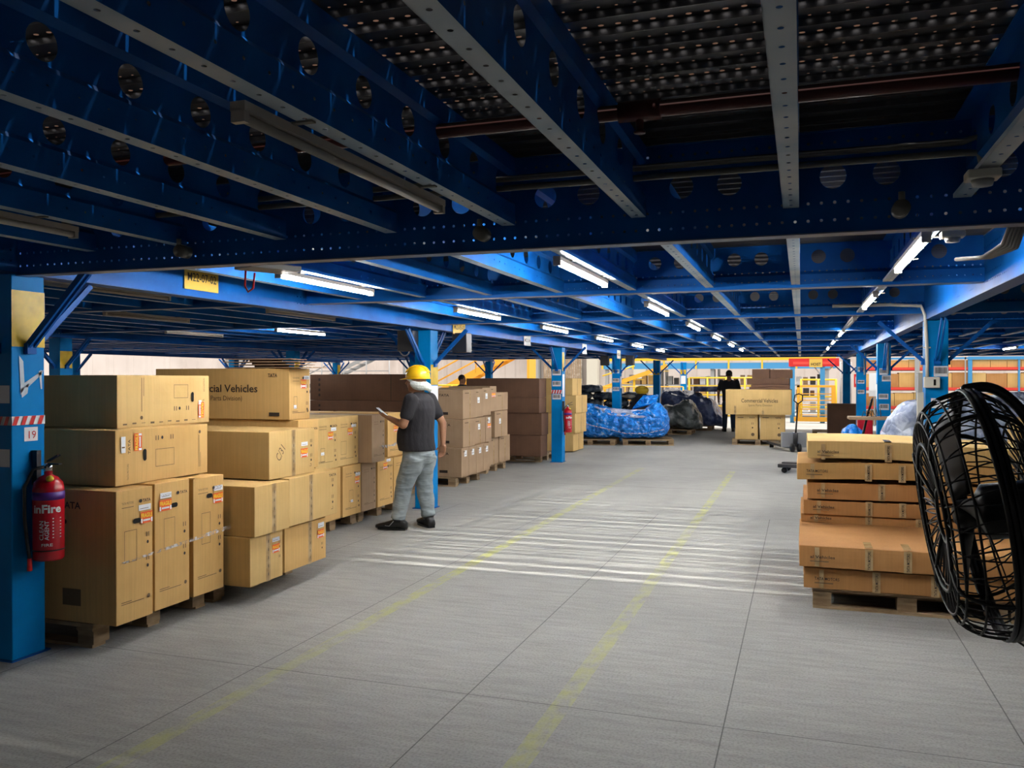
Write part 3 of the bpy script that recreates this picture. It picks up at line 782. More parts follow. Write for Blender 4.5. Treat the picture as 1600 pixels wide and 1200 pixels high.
# --- first pallet: three tall cartons with two long ones across them
g, FE, FS, FT, lx, ly, lz = carton('tall kraft carton, end of the row next to the fire extinguisher', -3.80, 3.93, 4.225, Z0, .935, -4.62, group=GA)
std_print(FE, g, ly, lz, hole=(.155, .60, .065, .03), stick=(.185, .575, .10, .07), lab=(.17, .655, .27, .69), frame=(.055, .36, .155, .55))
mb = MB(); FS.slot(mb, .42, .6, .07, .03, 'hole', 7); part('hand_hole', mb, g)
mb = MB(); FS.disc(mb, .36, .70, .028, .022, 'ink', 12, 6); FS.text(mb, 'TATA', .40, .68, .04, 'ink', w=.16, lift=6, bold=.02); FS.rect(mb, .42, .1, .56, .2, 'faint', 6); part('printed_text', mb, g)
g, FE, FS, FT, lx, ly, lz = carton('tall kraft carton in the middle of three, sticker beside its hand hole', -3.82, 4.265, 4.58, Z0, .94, -4.62, group=GA)
std_print(FE, g, ly, lz, hole=(.165, .645, .06, .03), stick=(.03, .62, .11, .07), lab=(.04, .70, .14, .735), frame=(.07, .38, .17, .57))
g, FE, FS, FT, lx, ly, lz = carton('tall kraft carton farthest along the row, topped by an open flap', -3.82, 4.62, 4.93, Z0, .93, -4.62, group=GA)
std_print(FE, g, ly, lz, hole=(.15, .66, .06, .03), stick=(.19, .60, .10, .07), lab=(.195, .685, .29, .72), frame=(.07, .34, .16, .55))
mb = MB(); mb.box(-lx / 2, -ly / 2 + .01, lz, lx / 2, -ly / 2 + .02, lz + .004, 'kraft'); part('flap', mb, g)
g, FE, FS, FT, lx, ly, lz = carton('long kraft carton lying across the three tall ones, lower of two', -3.93, 4.06, 4.90, .943, 1.283, -4.72, group=GA)
mb = MB(); FE.text(mb, 'TATA', .115, .19, .02, 'ink', rot=PI / 2, w=.09, lift=6); FE.text(mb, 'TATA MOTORS', .10, .03, .014, 'faint', rot=PI / 2, w=.1, lift=6)
for q in ((.33, .09, .50, .093), (.33, .20, .50, .203), (.33, .09, .333, .203), (.497, .09, .50, .203)): FE.rect(mb, *q, 'faint', 6)
icons(FE, mb, .33, .26, .03, 4, .045, False); FE.rect(mb, .74, .05, .745, .27, 'faint', 6); FE.rect(mb, .755, .05, .758, .15, 'faint', 6); FE.disc(mb, .75, .29, .012, .012, 'faint', 8, 6)
part('printed_text', mb, g); mb = MB(); FE.slot(mb, .235, .175, .028, .075, 'hole', 7); part('hand_hole', mb, g)
paper(FE, g, .04, .20, .075, .30); sticker(FE, g, .21, .205, .11, .065, 1)
g, FE, FS, FT, lx, ly, lz = carton('long kraft carton on top of the front stack, scuffed lower edge', -4.06, 4.21, 5.08, 1.285, 1.62, -4.85, 'kraft2', group=GA)
mb = MB(); FE.rect(mb, .20, .10, .205, .32, 'faint', 6); FE.rect(mb, .218, .2, .222, .32, 'faint', 6); FE.disc(mb, .20, .06, .013, .013, 'faint', 8, 6)
for q in ((.50, .18, .64, .183), (.50, .27, .64, .273), (.50, .18, .503, .273), (.637, .18, .64, .273)): FE.rect(mb, *q, 'faint', 6)
icons(FE, mb, .50, .095, .03, 4, .04, False); FE.text(mb, 'TATA MOTORS', .80, .32, .014, 'faint', rot=-PI / 2, w=.1, lift=6); FE.text(mb, 'TATA', .79, .17, .018, 'ink', rot=-PI / 2, w=.08, lift=6)
for i in range(9): FE.rect(mb, .04 + i * .08, .018 + (i % 3) * .003, .075 + i * .08, .027 + (i % 2) * .004, 'faint', 6)
part('printed_text', mb, g); mb = MB(); FE.slot(mb, .685, .185, .026, .07, 'hole', 7); part('hand_hole', mb, g)
paper(FE, g, .75, .07, .78, .16); sticker(FE, g, .745, .145, .11, .06, 3)
mb = MB()
for i in range(8): FT.rect(mb, lx - .05, .05 + i * .1, lx - .02, .11 + i * .1, 'tape', 4)
part('packing_tape', mb, g)
# --- rows D and C
g, FE, FS, FT, lx, ly, lz = carton('low kraft carton on the pallet beside the tall three, tape down its middle', -3.63, 4.97, 5.36, Z0, .487, -4.4, 'kraft2', group=GA)
seam(FE, g, ly * .52, 0, lz); mb = MB(); icons(FE, mb, ly * .85, .25, .02, 4, .035); part('printed_text', mb, g); paper(FE, g, .25, .27, .34, .30); sticker(FE, g, .25, .19, .09, .06)
g, FE, FS, FT, lx, ly, lz = carton('low kraft carton at the far end of the front pallet', -3.66, 5.43, 6.01, Z0, .475, -4.4, group=GA)
seam(FE, g, ly * .58, 0, lz); paper(FE, g, .45, .26, .54, .30); sticker(FE, g, .44, .18, .10, .065); mb = MB(); icons(FE, mb, .5, .12, .02, 2, .035); part('printed_text', mb, g)
g, FE, FS, FT, lx, ly, lz = carton('wide plain kraft carton with crumpled edges on the two low ones', -3.60, 4.98, 5.40, .49, .843, -4.5, 'kraft2', group=GA)
seam(FE, g, ly * .53, 0, lz)
g, FE, FS, FT, lx, ly, lz = carton('taped kraft carton next to the wide plain one, icons at its end', -3.62, 5.43, 6.12, .49, .85, -4.5, 'kraft2', group=GA)
seam(FE, g, ly * .42, 0, lz); mb = MB(); icons(FE, mb, ly * .86, .27, .028, 6, .045); FE.text(mb, 'TATA', ly * .80, .315, .02, 'ink', w=.11, lift=6, bold=.02); part('printed_text', mb, g)
g, FE, FS, FT, lx, ly, lz = carton('large kraft carton with handwritten note, tape seam and orange sticker', -3.69, 5.28, 5.89, .853, 1.205, -4.75, 'kraft2', group=GA)
seam(FE, g, ly * .5, 0, lz); paper(FE, g, .41, .22, .50, .25); sticker(FE, g, .40, .13, .10, .07)
mb = MB(); icons(FE, mb, ly * .88, .24, .026, 6, .038); FE.text(mb, 'C/31', .12, .12, .07, 'faint', rot=.9, w=.12, lift=6); part('printed_text', mb, g)
g, FE, FS, FT, lx, ly, lz = carton('kraft carton half hidden behind the handwritten one, under the open-topped box', -3.86, 5.92, 6.22, .853, 1.26, -5.2, group=GA)
std_print(FE, g, ly, lz, ic=False, low=False)
g, FE, FS, FT, lx, ly, lz = carton('big carton printed Commercial Vehicles with loose board sheets on its lid', -3.93, 5.90, 6.20, 1.262, 1.682, -5.27, group=GA)
std_print(FE, g, ly, lz, stick=(.15, .255, .085, .075), lab=(.20, .33, .28, .36), frame=(.05, .09, .10, .19)); paper(FE, g, .05, .09, .09, .12)
mb = MB(); FS.text(mb, 'Commercial Vehicles', .20, .225, .062, 'ink', w=.84, lift=6, bold=.012); FS.text(mb, '(Spare Parts Division)', .42, .155, .04, 'faint', w=.47, lift=6)
FS.text(mb, 'TATA', lx - .2, .35, .028, 'ink', w=.09, lift=6, bold=.02); FS.rect(mb, lx - .19, .03, lx - .09, .06, 'ink', 6); part('printed_text', mb, g)
for k in range(4):
    s = thing('cardboard_sheet', '%s loose cardboard sheet on the Commercial Vehicles carton' % ['lowest', 'second', 'third', 'topmost'][k], 'cardboard', (-4.17 - .05 * k, 6.05 + .03 * k, 1.687 + .024 * k), .09 * (k - 1.5), 'loose board sheets')
    mb = MB(); w2 = [.42, .32, .36, .30][k]; mb.box(-w2, -.14, 0, w2, .16, .006, 'kraft4'); mb.box(-.1, -.1, -.018, .1, .1, 0, 'kraftd'); part('sheet', mb, s)
g, FE, FS, FT, lx, ly, lz = carton('carton under the stack, hidden end of the second pallet', -4.55, 7.28, 7.76, Z0, .675, -5.4)
g, FE, FS, FT, lx, ly, lz = carton('kraft carton on the second pallet bottom row, nearest the front stack', -4.54, 7.79, 8.17, Z0, .675, -5.4, group='second pallet cartons')
std_print(FE, g, ly, lz, stick=(.24, .33, .09, .07), lab=(.25, .41, .35, .445), frame=(.12, .15, .2, .27), s=1.1); paper(FE, g, .15, .14, .2, .165)
g, FE, FS, FT, lx, ly, lz = carton('film wrapped carton in the middle of the second pallet bottom row', -4.53, 8.18, 8.50, Z0, .675, -5.4, 'kraft4', group='second pallet cartons')
std_print(FE, g, ly, lz)
g, FE, FS, FT, lx, ly, lz = carton('kraft carton on the second pallet bottom row beside the leg of the man', -4.52, 8.52, 8.9, Z0, .675, -5.4, group='second pallet cartons')
std_print(FE, g, ly, lz, stick=(.12, .42, .10, .07), lab=(.2, .5, .3, .53), s=1.1)
g, FE, FS, FT, lx, ly, lz = carton('last carton of the second pallet bottom row, behind the knees of the man', -4.52, 8.92, 9.3, Z0, .675, -5.4, group='second pallet cartons')
std_print(FE, g, ly, lz)
g, FE, FS, FT, lx, ly, lz = carton('upper carton of the second pallet touching the handwritten one', -4.55, 7.28, 7.72, .678, 1.20, -5.5, 'kraft2', group='second pallet cartons')
std_print(FE, g, ly, lz, stick=(.22, .30, .10, .075), lab=(.28, .385, .38, .42), frame=(.08, .08, .16, .22), s=1.1); paper(FE, g, .09, .15, .15, .18)
g, FE, FS, FT, lx, ly, lz = carton('upper carton with orange sticker, second on the second pallet', -4.57, 7.73, 8.17, .678, 1.20, -5.5, 'kraft2', group='second pallet cartons')
std_print(FE, g, ly, lz, stick=(.20, .32, .10, .07), lab=(.28, .40, .38, .43), frame=(.06, .12, .17, .26), s=1.1)
g, FE, FS, FT, lx, ly, lz = carton('upper carton wrapped in cloudy film between two kraft ones', -4.42, 8.2, 8.5, .678, 1.20, -5.5, 'kraft4', group='second pallet cartons')
std_print(FE, g, ly, lz)
g, FE, FS, FT, lx, ly, lz = carton('upper carton right behind the phone hand of the man', -4.58, 8.88, 9.32, .678, 1.19, -5.5, group='second pallet cartons')
std_print(FE, g, ly, lz, stick=(.14, .29, .11, .07), s=1.1); mb = MB(); FS.text(mb, 'TATA', lx - .2, .43, .03, 'ink', w=.1, lift=6); part('printed_text', mb, g)
g, FE, FS, FT, lx, ly, lz = carton('carton tops filling the back of the second pallet', -5.55, 7.28, 9.3, .15, 1.19, -6.3, 'kraft')
# film strap trailing across the second pallet
g = thing('film_strap', 'twisted strip of clear film hanging across the upper cartons beside the man', 'film', (-4.40, 8.35, .85))
mb = MB(); P_ = [(0, 0, 0), (.01, .15, -.01), (.02, .3, -.005), (.05, .42, .05), (.06, .55, .09), (.08, .68, .12)]
for o_ in (0, .015, -.014): mb.tube([(x, y, z + o_ * math.sin(i * 2)) for i, (x, y, z) in enumerate(P_)], .006, 'film', 6)
part('strip', mb, g)
g = thing('stretch_film_band', 'clear stretch film band drawn around the three tall cartons', 'film', (-3.79, 3.95, .50))
mb = MB(); mb.add([(0.0, 0, 0), (0.0, 1.02, .045), (0.0, 1.02, .075), (0.0, 0, .012)], [(0, 1, 2, 3)], 'film'); part('strip', mb, g)

# long cartons behind, their shade put into a darker board colour
GL = 'long shade-darkened cartons'
def longbox(label, xl, xr, y0, y1, z0, z1, mat='kraft4', marks=True, seams=()):
    g, FE, FS, FT, lx, ly, lz = carton(label, xr, y0, y1, z0, z1, xl, mat, group=GL, bulge=.01)
    mb = MB()
    for s in seams: FS.rect(mb, s, 0, s + .008, lz, 'ink', 8)
    if marks:
        for i in range(4): FS.rect(mb, .14, lz * (.15 + .2 * i), .17, lz * (.25 + .2 * i), 'ink', 8)
    part('printed_text', mb, g)
    return g
longbox('long shade-darkened carton behind the upper kraft row, topmost', -6.46, -4.9, 10.2, 10.9, 1.30, 1.655, 'kraftd', True, (1.25,))
longbox('long shade-darkened carton just below the topmost one behind the man', -6.46, -4.9, 10.2, 10.9, .95, 1.297, 'kraftd')
longbox('long shade-darkened carton at the bottom behind the second pallet', -6.46, -4.9, 10.2, 10.9, .145, .947, 'kraftd')
longbox('very long shade-darkened carton on top of the stack before the third upright', -6.06, -4.60, 15.0, 15.45, 1.245, 1.60, 'kraftd', False)
longbox('very long shade-darkened carton, second from the top before the third upright', -6.06, -4.60, 15.0, 15.45, .955, 1.242, 'kraftd', False)
longbox('very long shade-darkened carton with torn film, third from the top before the upright', -6.06, -4.56, 15.02, 15.45, .54, .953, 'kraftd', False)
longbox('very long shade-darkened carton on the pallet before the third upright', -6.06, -4.58, 15.02, 15.45, .145, .535, 'kraftd', False)

# third pallet group
GG = 'third pallet cartons'
def gbox(label, xr, y0, y1, z0, z1, xl, cs=True, st=False, lab=None, side=True, mat='kraft4'):
    g, FE, FS, FT, lx, ly, lz = carton(label, xr, y0, y1, z0, z1, xl, mat, group=GG)
    if cs: seam(FE, g, ly * .5, 0, lz, .03)
    mb = MB(); FE.rect(mb, ly * .1, lz - .06, ly * .4, lz - .045, 'faint', 7)
    if side: FS.text(mb, 'TATA', lx * .52, lz - .1, .035, 'ink', w=.17, lift=7, bold=.02); FS.rect(mb, lx * .55, .06, lx * .55 + .13, .1, 'ink', 7)
    part('printed_text', mb, g)
    if st: sticker(FE, g, ly * .2, lz - .18, ly * .6, .07)
    if lab: paper(FE, g, ly * .3, lz * lab, ly * .3 + .1, lz * lab + .09)
    return g
for k in range(4):
    gbox('slim carton %s of four on the pallet before the third upright' % ord_[k], -4.72, 11.50 + k * .30, 11.79 + k * .30, Z0, .57, -5.5, False, False, .7, k == 0)
gbox('middle level carton, closest of the third pallet', -4.73, 11.58, 12.06, .573, .99, -5.5)
gbox('middle level carton with white label, second on the third pallet', -4.80, 12.2, 12.7, .573, .98, -5.4, True, False, .55, True)
gbox('narrow carton with orange sticker on the third pallet middle level', -4.80, 12.72, 12.98, .573, .98, -5.4, False, True, .75)
gbox('middle level carton farthest along the third pallet', -4.86, 13.3, 13.95, .61, 1.05, -5.6, True, False, .5, True)
gbox('lower carton with dark side on the fourth pallet', -4.94, 13.22, 13.70, Z0, .605, -5.7, True, False, None, False)
gbox('lower carton at the far corner of the fourth pallet', -4.93, 13.72, 14.28, Z0, .605, -5.7, True)
gbox('top level carton, closest of the third pallet', -4.78, 11.70, 12.24, .993, 1.43, -5.6)
gbox('top level carton with label beside the seam on the third pallet', -4.82, 12.26, 12.66, .993, 1.435, -5.6, False, False, .5)
gbox('top level carton with two labels in the third pallet row', -4.84, 12.67, 13.06, 1.0, 1.45, -5.6, False, False, .6)
gbox('top level carton with orange sticker in the third pallet row', -4.86, 13.07, 13.38, 1.055, 1.47, -5.6, False, True)
gbox('top level small carton at the far corner of the third pallet', -4.88, 13.42, 14.02, 1.055, 1.36, -5.6, True, False, None, False)
# fourth stack beyond the third upright
for k, (z0, z1, y1, xx) in enumerate(((.02, .40, 18.6, -4.66), (.405, .84, 18.7, -4.62), (.845, 1.23, 18.7, -4.60), (1.235, 1.60, 18.5, -4.68))):
    g, FE, FS, FT, lx, ly, lz = carton('pale kraft carton beyond the third upright, %s' % ['bottom of its stack', 'second level', 'third level', 'top of its stack'][k], xx, 17.7, y1, z0, z1, -5.4, 'kraft2', group='cartons beyond the third upright')
    seam(FE, g, ly * .5, 0, lz, .03); seam(FS, g, lx * .5, 0, lz, .03)

# ---------------------------------------------------------------- pallets
def make_pallet(label, loc, rz=0):
    g = thing('wooden_pallet', label, 'pallet', loc, rz, 'wooden pallets')
    a, b = 1.2, 1.0
    me = MB().box(-a / 2, -.045, .118, a / 2, .045, .14, 'wood').mesh('deck_board')
    for i in range(7): link('deck_board', me, g, (0, -b / 2 + .05 + i * .15, 0))
    me = MB().box(-.06, -b / 2, .098, .06, b / 2, .118, 'wood').mesh('stringer_board')
    for x in (-.54, 0, .54): link('stringer_board', me, g, (x, 0, 0))
    me = MB().box(-.06, -.06, .018, .06, .06, .098, 'wood').mesh('block')
    for x in (-.54, 0, .54):
        for y in (-.43, 0, .43): link('block', me, g, (x, y, 0))
    me = MB().box(-a / 2, -.05, 0, a / 2, .05, .018, 'wood').mesh('bottom_board')
    for y in (-.45, 0, .45): link('bottom_board', me, g, (0, y, 0))
    return g
pal = make_pallet('wooden pallet under the three tall cartons', (-4.57, 4.42, 0))
for loc, rz, lab in (((-4.57, 5.50, 0), 0, 'wooden pallet under the low taped cartons'),
                     ((-5.27, 7.80, 0), 0, 'wooden pallet at the start of the second carton group'),
                     ((-5.27, 8.84, 0), 0, 'wooden pallet behind the feet of the man'),
                     ((-5.42, 12.0, 0), 0, 'wooden pallet under the slim cartons'),
                     ((-5.6, 13.75, 0), 0, 'wooden pallet under the far corner cartons'),
                     ((-5.3, 15.9, 0), 0, 'wooden pallet under the very long shade-darkened cartons'),
                     ((-5.7, 10.65, 0), 0, 'wooden pallet under the long shade-darkened cartons'),
                     ((-4.85, 20.3, 0), .1, 'wooden pallet under the carton side of the blue film bundle'),
                     ((-3.55, 20.6, 0), .2, 'wooden pallet at the aisle end of the blue film bundle'),
                     ((-3.55, 24.8, 0), 0, 'wooden pallet under the grey covered bundle'),
                     ((-3.2, 26.9, 0), 0, 'wooden pallet under the dusty blue covered bundle'),
                     ((-0.98, 21.5, 0), 0, 'wooden pallet under the distant Commercial Vehicles load'),
                     ((0.68, 6.75, 0), 0, 'wooden pallet under the flat carton stack'),
                     ((1.9, 6.75, 0), 0, 'second wooden pallet under the flat carton stack, behind the fan'),
                     ((0.9, 25.3, 0), 0, 'empty wooden pallet in front of the dark crate')):
    dup(pal, loc, rz, lab)

# ---------------------------------------------------------------- distant load with Commercial Vehicles carton
GD = 'cartons of the distant load'
g, FE, FS, FT, lx, ly, lz = carton('square kraft carton in the distant load, carton side', -0.98, 20.98, 21.9, Z0, .735, -1.50, 'kraft2', group=GD)
def dprint(FS, g, lx, lz):
    mb = MB(); FS.text(mb, 'TATA', lx * .62, lz - .09, .03, 'ink', w=.13, lift=8, bold=.02); FS.rect(mb, lx * .1, lz - .08, lx * .36, lz - .06, 'faint', 8); icons(FS, mb, lx * .72, lz * .6, .05, 3, .1); FS.disc(mb, lx * .78, lz * .2, .04, .04, 'faint', 10, 8); part('printed_text', mb, g)
dprint(FS, g, lx, lz)
g, FE, FS, FT, lx, ly, lz = carton('square kraft carton in the distant load, next to the pallet jack', -0.37, 20.98, 21.9, Z0, .735, -0.93, 'kraft2', group=GD)
dprint(FS, g, lx, lz)
g, FE, FS, FT, lx, ly, lz = carton('long carton lettered Commercial Vehicles on the distant load', -0.22, 20.9, 21.85, .738, 1.335, -1.72, 'kraft2', group=GD, bulge=.012)
mb = MB(); FS.text(mb, 'Commercial Vehicles', .36, .29, .09, 'ink', w=.84, lift=10, bold=.008); FS.text(mb, 'Spare Parts Division', .52, .20, .05, 'faint', w=.55, lift=10); part('printed_text', mb, g)
for a in (.22, .86): seam(FS, g, a, 0, lz * .35, .05)
for k in range(2):
    carton('dark brown tray carton on the distant load, %s' % ['lower', 'upper'][k], -0.26, 21.0, 21.8, 1.338 + .06 * k, 1.395 + .06 * k, -1.18 + .04 * k, 'kraftd', group=GD)
carton('reddish brown carton row on the distant load under the two top ones', -0.27, 21.05, 21.8, 1.46, 1.60, -1.24, 'kraftd', group=GD)
carton('reddish brown top carton on the distant load, carton side', -0.72, 21.1, 21.8, 1.603, 1.82, -1.12, 'kraftd', group=GD)
carton('reddish brown top carton on the distant load, gate side', -0.20, 21.1, 21.8, 1.603, 1.81, -0.70, 'kraftd', group=GD)

# ---------------------------------------------------------------- flat carton stack beside the fan
GF = 'flat cartons beside the fan'
flat = [  # x left, x right, y0, y1, z0, z1, mat, label
    (0.02, 1.95, 6.22, 7.75, .145, .285, 'kraft3', 'flat kraft carton at the bottom of the stack, on the pallets', 1),
    (-0.01, 1.95, 6.18, 7.35,   .30, .445, 'kraft3', 'flat kraft carton with wide bare lid, second from the bottom', 2),
    (0.0, 1.9, 7.20, 8.2, .447, .512, 'kraft3', 'thin flat carton squeezed third from the bottom', 3),
    (0.02, 1.9, 7.18, 8.2, .518, .63, 'kraft3', 'flat reddish carton, fourth from the bottom', 4),
    (0.05, 1.95, 7.16, 8.2, .645, .775, 'kraft3', 'flat reddish carton, third from the top', 5),
    (-0.03, 1.95, 7.12, 8.2,   .80, .93, 'kraft5', 'flat kraft carton just under the bent top one', 6),
    (0.05, 2.0, 7.1, 8.1, .955, 1.09, 'kraft2', 'bent flat kraft carton topping the stack by the fan', 7)]
for (xl, xr, y0, y1, z0, z1, mt, lb, sd) in flat:
    g, FE, FS, FT, lx, ly, lz = carton(lb, xr, y0, y1, z0, z1, xl, mt, group=GF, seed=sd, bulge=.005, sag=.022 if sd in (6, 7) else (.006 if sd > 2 else 0))
    FW = Face((-lx / 2, ly / 2, 0), (0, -1, 0), (0, 0, 1))
    for a in ((.42, .78) if sd % 2 else (.38, .62)):
        aa = a + .02 * sd
        mb = MB(); FS.rect(mb, aa, 0, aa + .05, lz, 'tape', 8 if sd < 6 else 14); FT.rect(mb, aa, 0, aa + .05, .22, 'tape', 6 if sd < 6 else 18); part('packing_tape', mb, g)
        mb = MB(); FS.text(mb, 'TATA MOTORS', aa + .035, lz * .06, .018, 'ink', rot=PI / 2, w=lz * .86, lift=16, bold=.02); part('printed_text', mb, g)
    mb = MB(); FS.text(mb, 'TATA MOTORS' if sd in (1, 6) else 'al Vehicles', .07, lz * .45, .02, 'ink', w=.16, lift=16, bold=.02); FS.rect(mb, .07, lz * .28, .19, lz * .33, 'faint', 16)
    FS.rect(mb, .1, lz * .05, .13, lz * .95, 'tape', 8); part('printed_text', mb, g)
carton('kraft carton standing behind the fan on the silver bundle side', 2.5, 9.1, 9.5, .75, 1.22, 1.93, 'kraft')

# ---------------------------------------------------------------- covered bundles
def bundle(name, label, cat, secs, mat, seed, loc=(0, 0, 0), rz=0, amp=.05, nc=40, ns=44, freq=2.2, expo=.6, group=None):
    """secs: (x, y0, y1, z0, z1) along x, in local coordinates"""
    g = thing(name, label, cat, loc, rz, group)
    vs, fs = [], []
    xs = [s[0] for s in secs]
    def at(t):
        x = xs[0] + (xs[-1] - xs[0]) * t
        for a, b in zip(secs, secs[1:]):
            if x <= b[0] + 1e-9:
                u = (x - a[0]) / (b[0] - a[0]); u = u * u * (3 - 2 * u)
                return [x] + [a[i] + (b[i] - a[i]) * u for i in range(1, 5)]
        return list(secs[-1])
    for i in range(ns + 1):
        t = i / ns; x, a, b, c, d = at(t)
        e = min(t, 1 - t) * 2; sc = min(1.0, (1 - (1 - min(1, e * 5)) ** 2)) ** .5 if e < .2 else 1.0
        for j in range(nc):
            th = 2 * PI * j / nc; f = lambda q: math.copysign(abs(q) ** expo, q)
            y = (a + b) / 2 + (b - a) / 2 * f(math.cos(th)) * (.35 + .65 * sc); z = (c + d) / 2 + (d - c) / 2 * f(math.sin(th)) * (.35 + .65 * sc)
            p = Vector((x, y, z)); q = p * freq + Vector((seed * 7.1, 0, 0))
            dv = noise.noise_vector(q) * amp + noise.noise_vector(q * 2.7) * amp * .45 + noise.noise_vector(q * 6) * amp * .2
            rg = (1 - abs(noise.noise(q * 1.9))) ** 4 * amp * .9
            ctr = Vector((x, (a + b) / 2, (c + d) / 2)); out = (p - ctr).normalized()
            p = p + dv + out * rg; p.z = max(p.z, c - .01)
            vs.append(p)
    for i in range(ns):
        for j in range(nc): fs.append((i * nc + j, i * nc + (j + 1) % nc, (i + 1) * nc + (j + 1) % nc, (i + 1) * nc + j))
    fs.append(tuple(reversed(range(nc)))); fs.append(tuple(range(ns * nc, (ns + 1) * nc)))
    mb = MB(); mb.add(vs, fs, mat, True); part('cover', mb, g); return g
g = bundle('wrapped_bundle', 'bright blue printed film bundle on pallets beside the aisle', 'bundle',
       [(-1.35, -.5, .45, .19, .8), (-.95, -.6, .5, .19, .98), (-.45, -.6, .5, .18, .92), (.1, -.6, .5, .18, .78), (.6, -.5, .55, .18, .80), (.95, -.4, .5, .19, .98), (1.25, -.3, .45, .19, .85)], 'bluetarp', 3, (-4.25, 20.4, 0), .18, .06)
mb = MB(); vs = [(.35, .0, .86), (.95, .15, 1.02), (1.0, .5, 1.2), (.62, .45, 1.18), (.42, .3, .95)]; mb.add(vs + [(x, y + .03, z - .02) for x, y, z in vs], [(0, 1, 2, 3, 4), (5, 9, 8, 7, 6)] + [(i, (i + 1) % 5 + 0, (i + 1) % 5 + 5, i + 5) for i in range(5)], 'bluetarp'); part('loose_flap', mb, g)
mb = MB(); mb.tube([(-.9, -.66, .55), (-.3, -.70, .42), (.2, -.68, .30), (.7, -.62, .3), (1.1, -.35, .38)], .012, 'film', 6); part('strap', mb, g)
mb = MB(); vs = [(-.55, -.55, .93), (-.1, -.6, .72), (.55, -.55, .68), (1.0, -.35, .72), (.9, -.1, .86), (.3, -.1, .84), (-.3, -.2, .9)]
mb.add(vs + [(x, y, z - .02) for x, y, z in vs], [tuple(range(7)), tuple(reversed(range(7, 14)))], 'silvertarp'); part('cover_sheet', mb, g, label='whitish film patch')
bundle('wrapped_bundle', 'grey green covered vehicle part on a pallet past the blue bundle', 'bundle',
       [(-1.1, -.5, .5, .40, .70), (-.5, -.6, .6, .25, .74), (.0, -.6, .6, .2, .80), (.5, -.6, .5, .16, .95), (.9, -.5, .5, .16, .6)], 'greytarp', 5, (-3.6, 24.8, 0), .05, .07)
bundle('wrapped_bundle', 'dusty blue covered bundle, tallest at the end of the aisle row', 'bundle',
       [(-1.0, -.6, .6, .16, 1.25), (-.5, -.7, .7, .16, 1.2), (0, -.7, .7, .16, 1.15), (.5, -.6, .6, .16, .95), (.95, -.4, .6, .1, .5)], 'navytarp', 8, (-3.2, 26.9, 0), 0, .07)
g = thing('folded_tarp', 'flat folded blue grey tarp laid over the dusty blue bundle', 'tarp', (-2.75, 26.9, 1.19), 0)
mb = MB(); mb.box(-.42, -.3, 0, .42, .3, .16, 'navytarp'); part('fold', mb, g, bev=.03)
# bags in the pile behind the blue bundle
def bag_mesh(seed, mat):
    mb = MB(); vs, fs = [], []; n, k = 18, 10
    for i in range(k + 1):
        ph = -PI / 2 + PI * i / k
        for j in range(n):
            t = 2 * PI * j / n; f = lambda a: math.copysign(abs(a) ** .7, a)
            p = Vector((.41 * f(math.cos(ph)) * f(math.cos(t)), .33 * f(math.cos(ph)) * f(math.sin(t)), .13 + .13 * f(math.sin(ph))))
            p += noise.noise_vector(p * 4 + Vector((seed * 3.3, 0, 0))) * .045; vs.append(p)
    for i in range(k):
        for j in range(n): fs.append((i * n + j, i * n + (j + 1) % n, (i + 1) * n + (j + 1) % n, (i + 1) * n + j))
    mb.add(vs, fs, mat, True); return mb.mesh('bag_body')
bms = [bag_mesh(1, 'bag'), bag_mesh(2, 'bag'), bag_mesh(3, 'tanbag')]
rr = random.Random(4); lev = ['lowest', 'second', 'third', 'fourth', 'fifth', 'sixth']
for lv in range(6):
    for k in range((4, 4, 3, 3, 3, 1)[lv]):
        g = thing('wrapped_bag', 'slate film wrapped bag in the %s layer of the pile, %s from the pale cartons' % (lev[lv], ord_[k]), 'bag', (-6.65 + k * .84 + .3 * (lv % 2) + rr.uniform(-.05, .05), 26.1 + rr.uniform(-.1, .1), .02 + .225 * lv), rr.uniform(-.15, .15), 'slate bags in the pile')
        link('bag_body', bms[(k + lv) % 2], g)
        if (k + lv) % 2 == 0: mb = MB(); mb.ell((0, -.33, .13), (.22, .03, .06), 'tanbag', 12, 6); part('patch', mb, g, label='beige end patch')
g = thing('wrapped_bag', 'black draped sack with yellow cap behind the blue bundle', 'bag', (-4.25, 23.7, 0.0)); 
bmb = MB(); vs, fs = [], []; n, k = 20, 9
for i in range(k + 1):
    z = 1.25 * i / k; r = .62 * (1 - (i / k) ** 1.4) + .06
    for j in range(n):
        t = 2 * PI * j / n; rr_ = r * (1 + .12 * math.sin(5 * t + i)); vs.append((rr_ * math.cos(t), rr_ * .7 * math.sin(t), z))
for i in range(k):
    for j in range(n): fs.append((i * n + j, i * n + (j + 1) % n, (i + 1) * n + (j + 1) % n, (i + 1) * n + j))
bmb.add(vs, fs, 'darkcloth', True); part('drape', bmb, g)
mb = MB(); mb.ell((0, 0, 1.27), (.2, .15, .13), 'yellow', 14, 8); part('yellow_cap', mb, g, label='yellow cap')
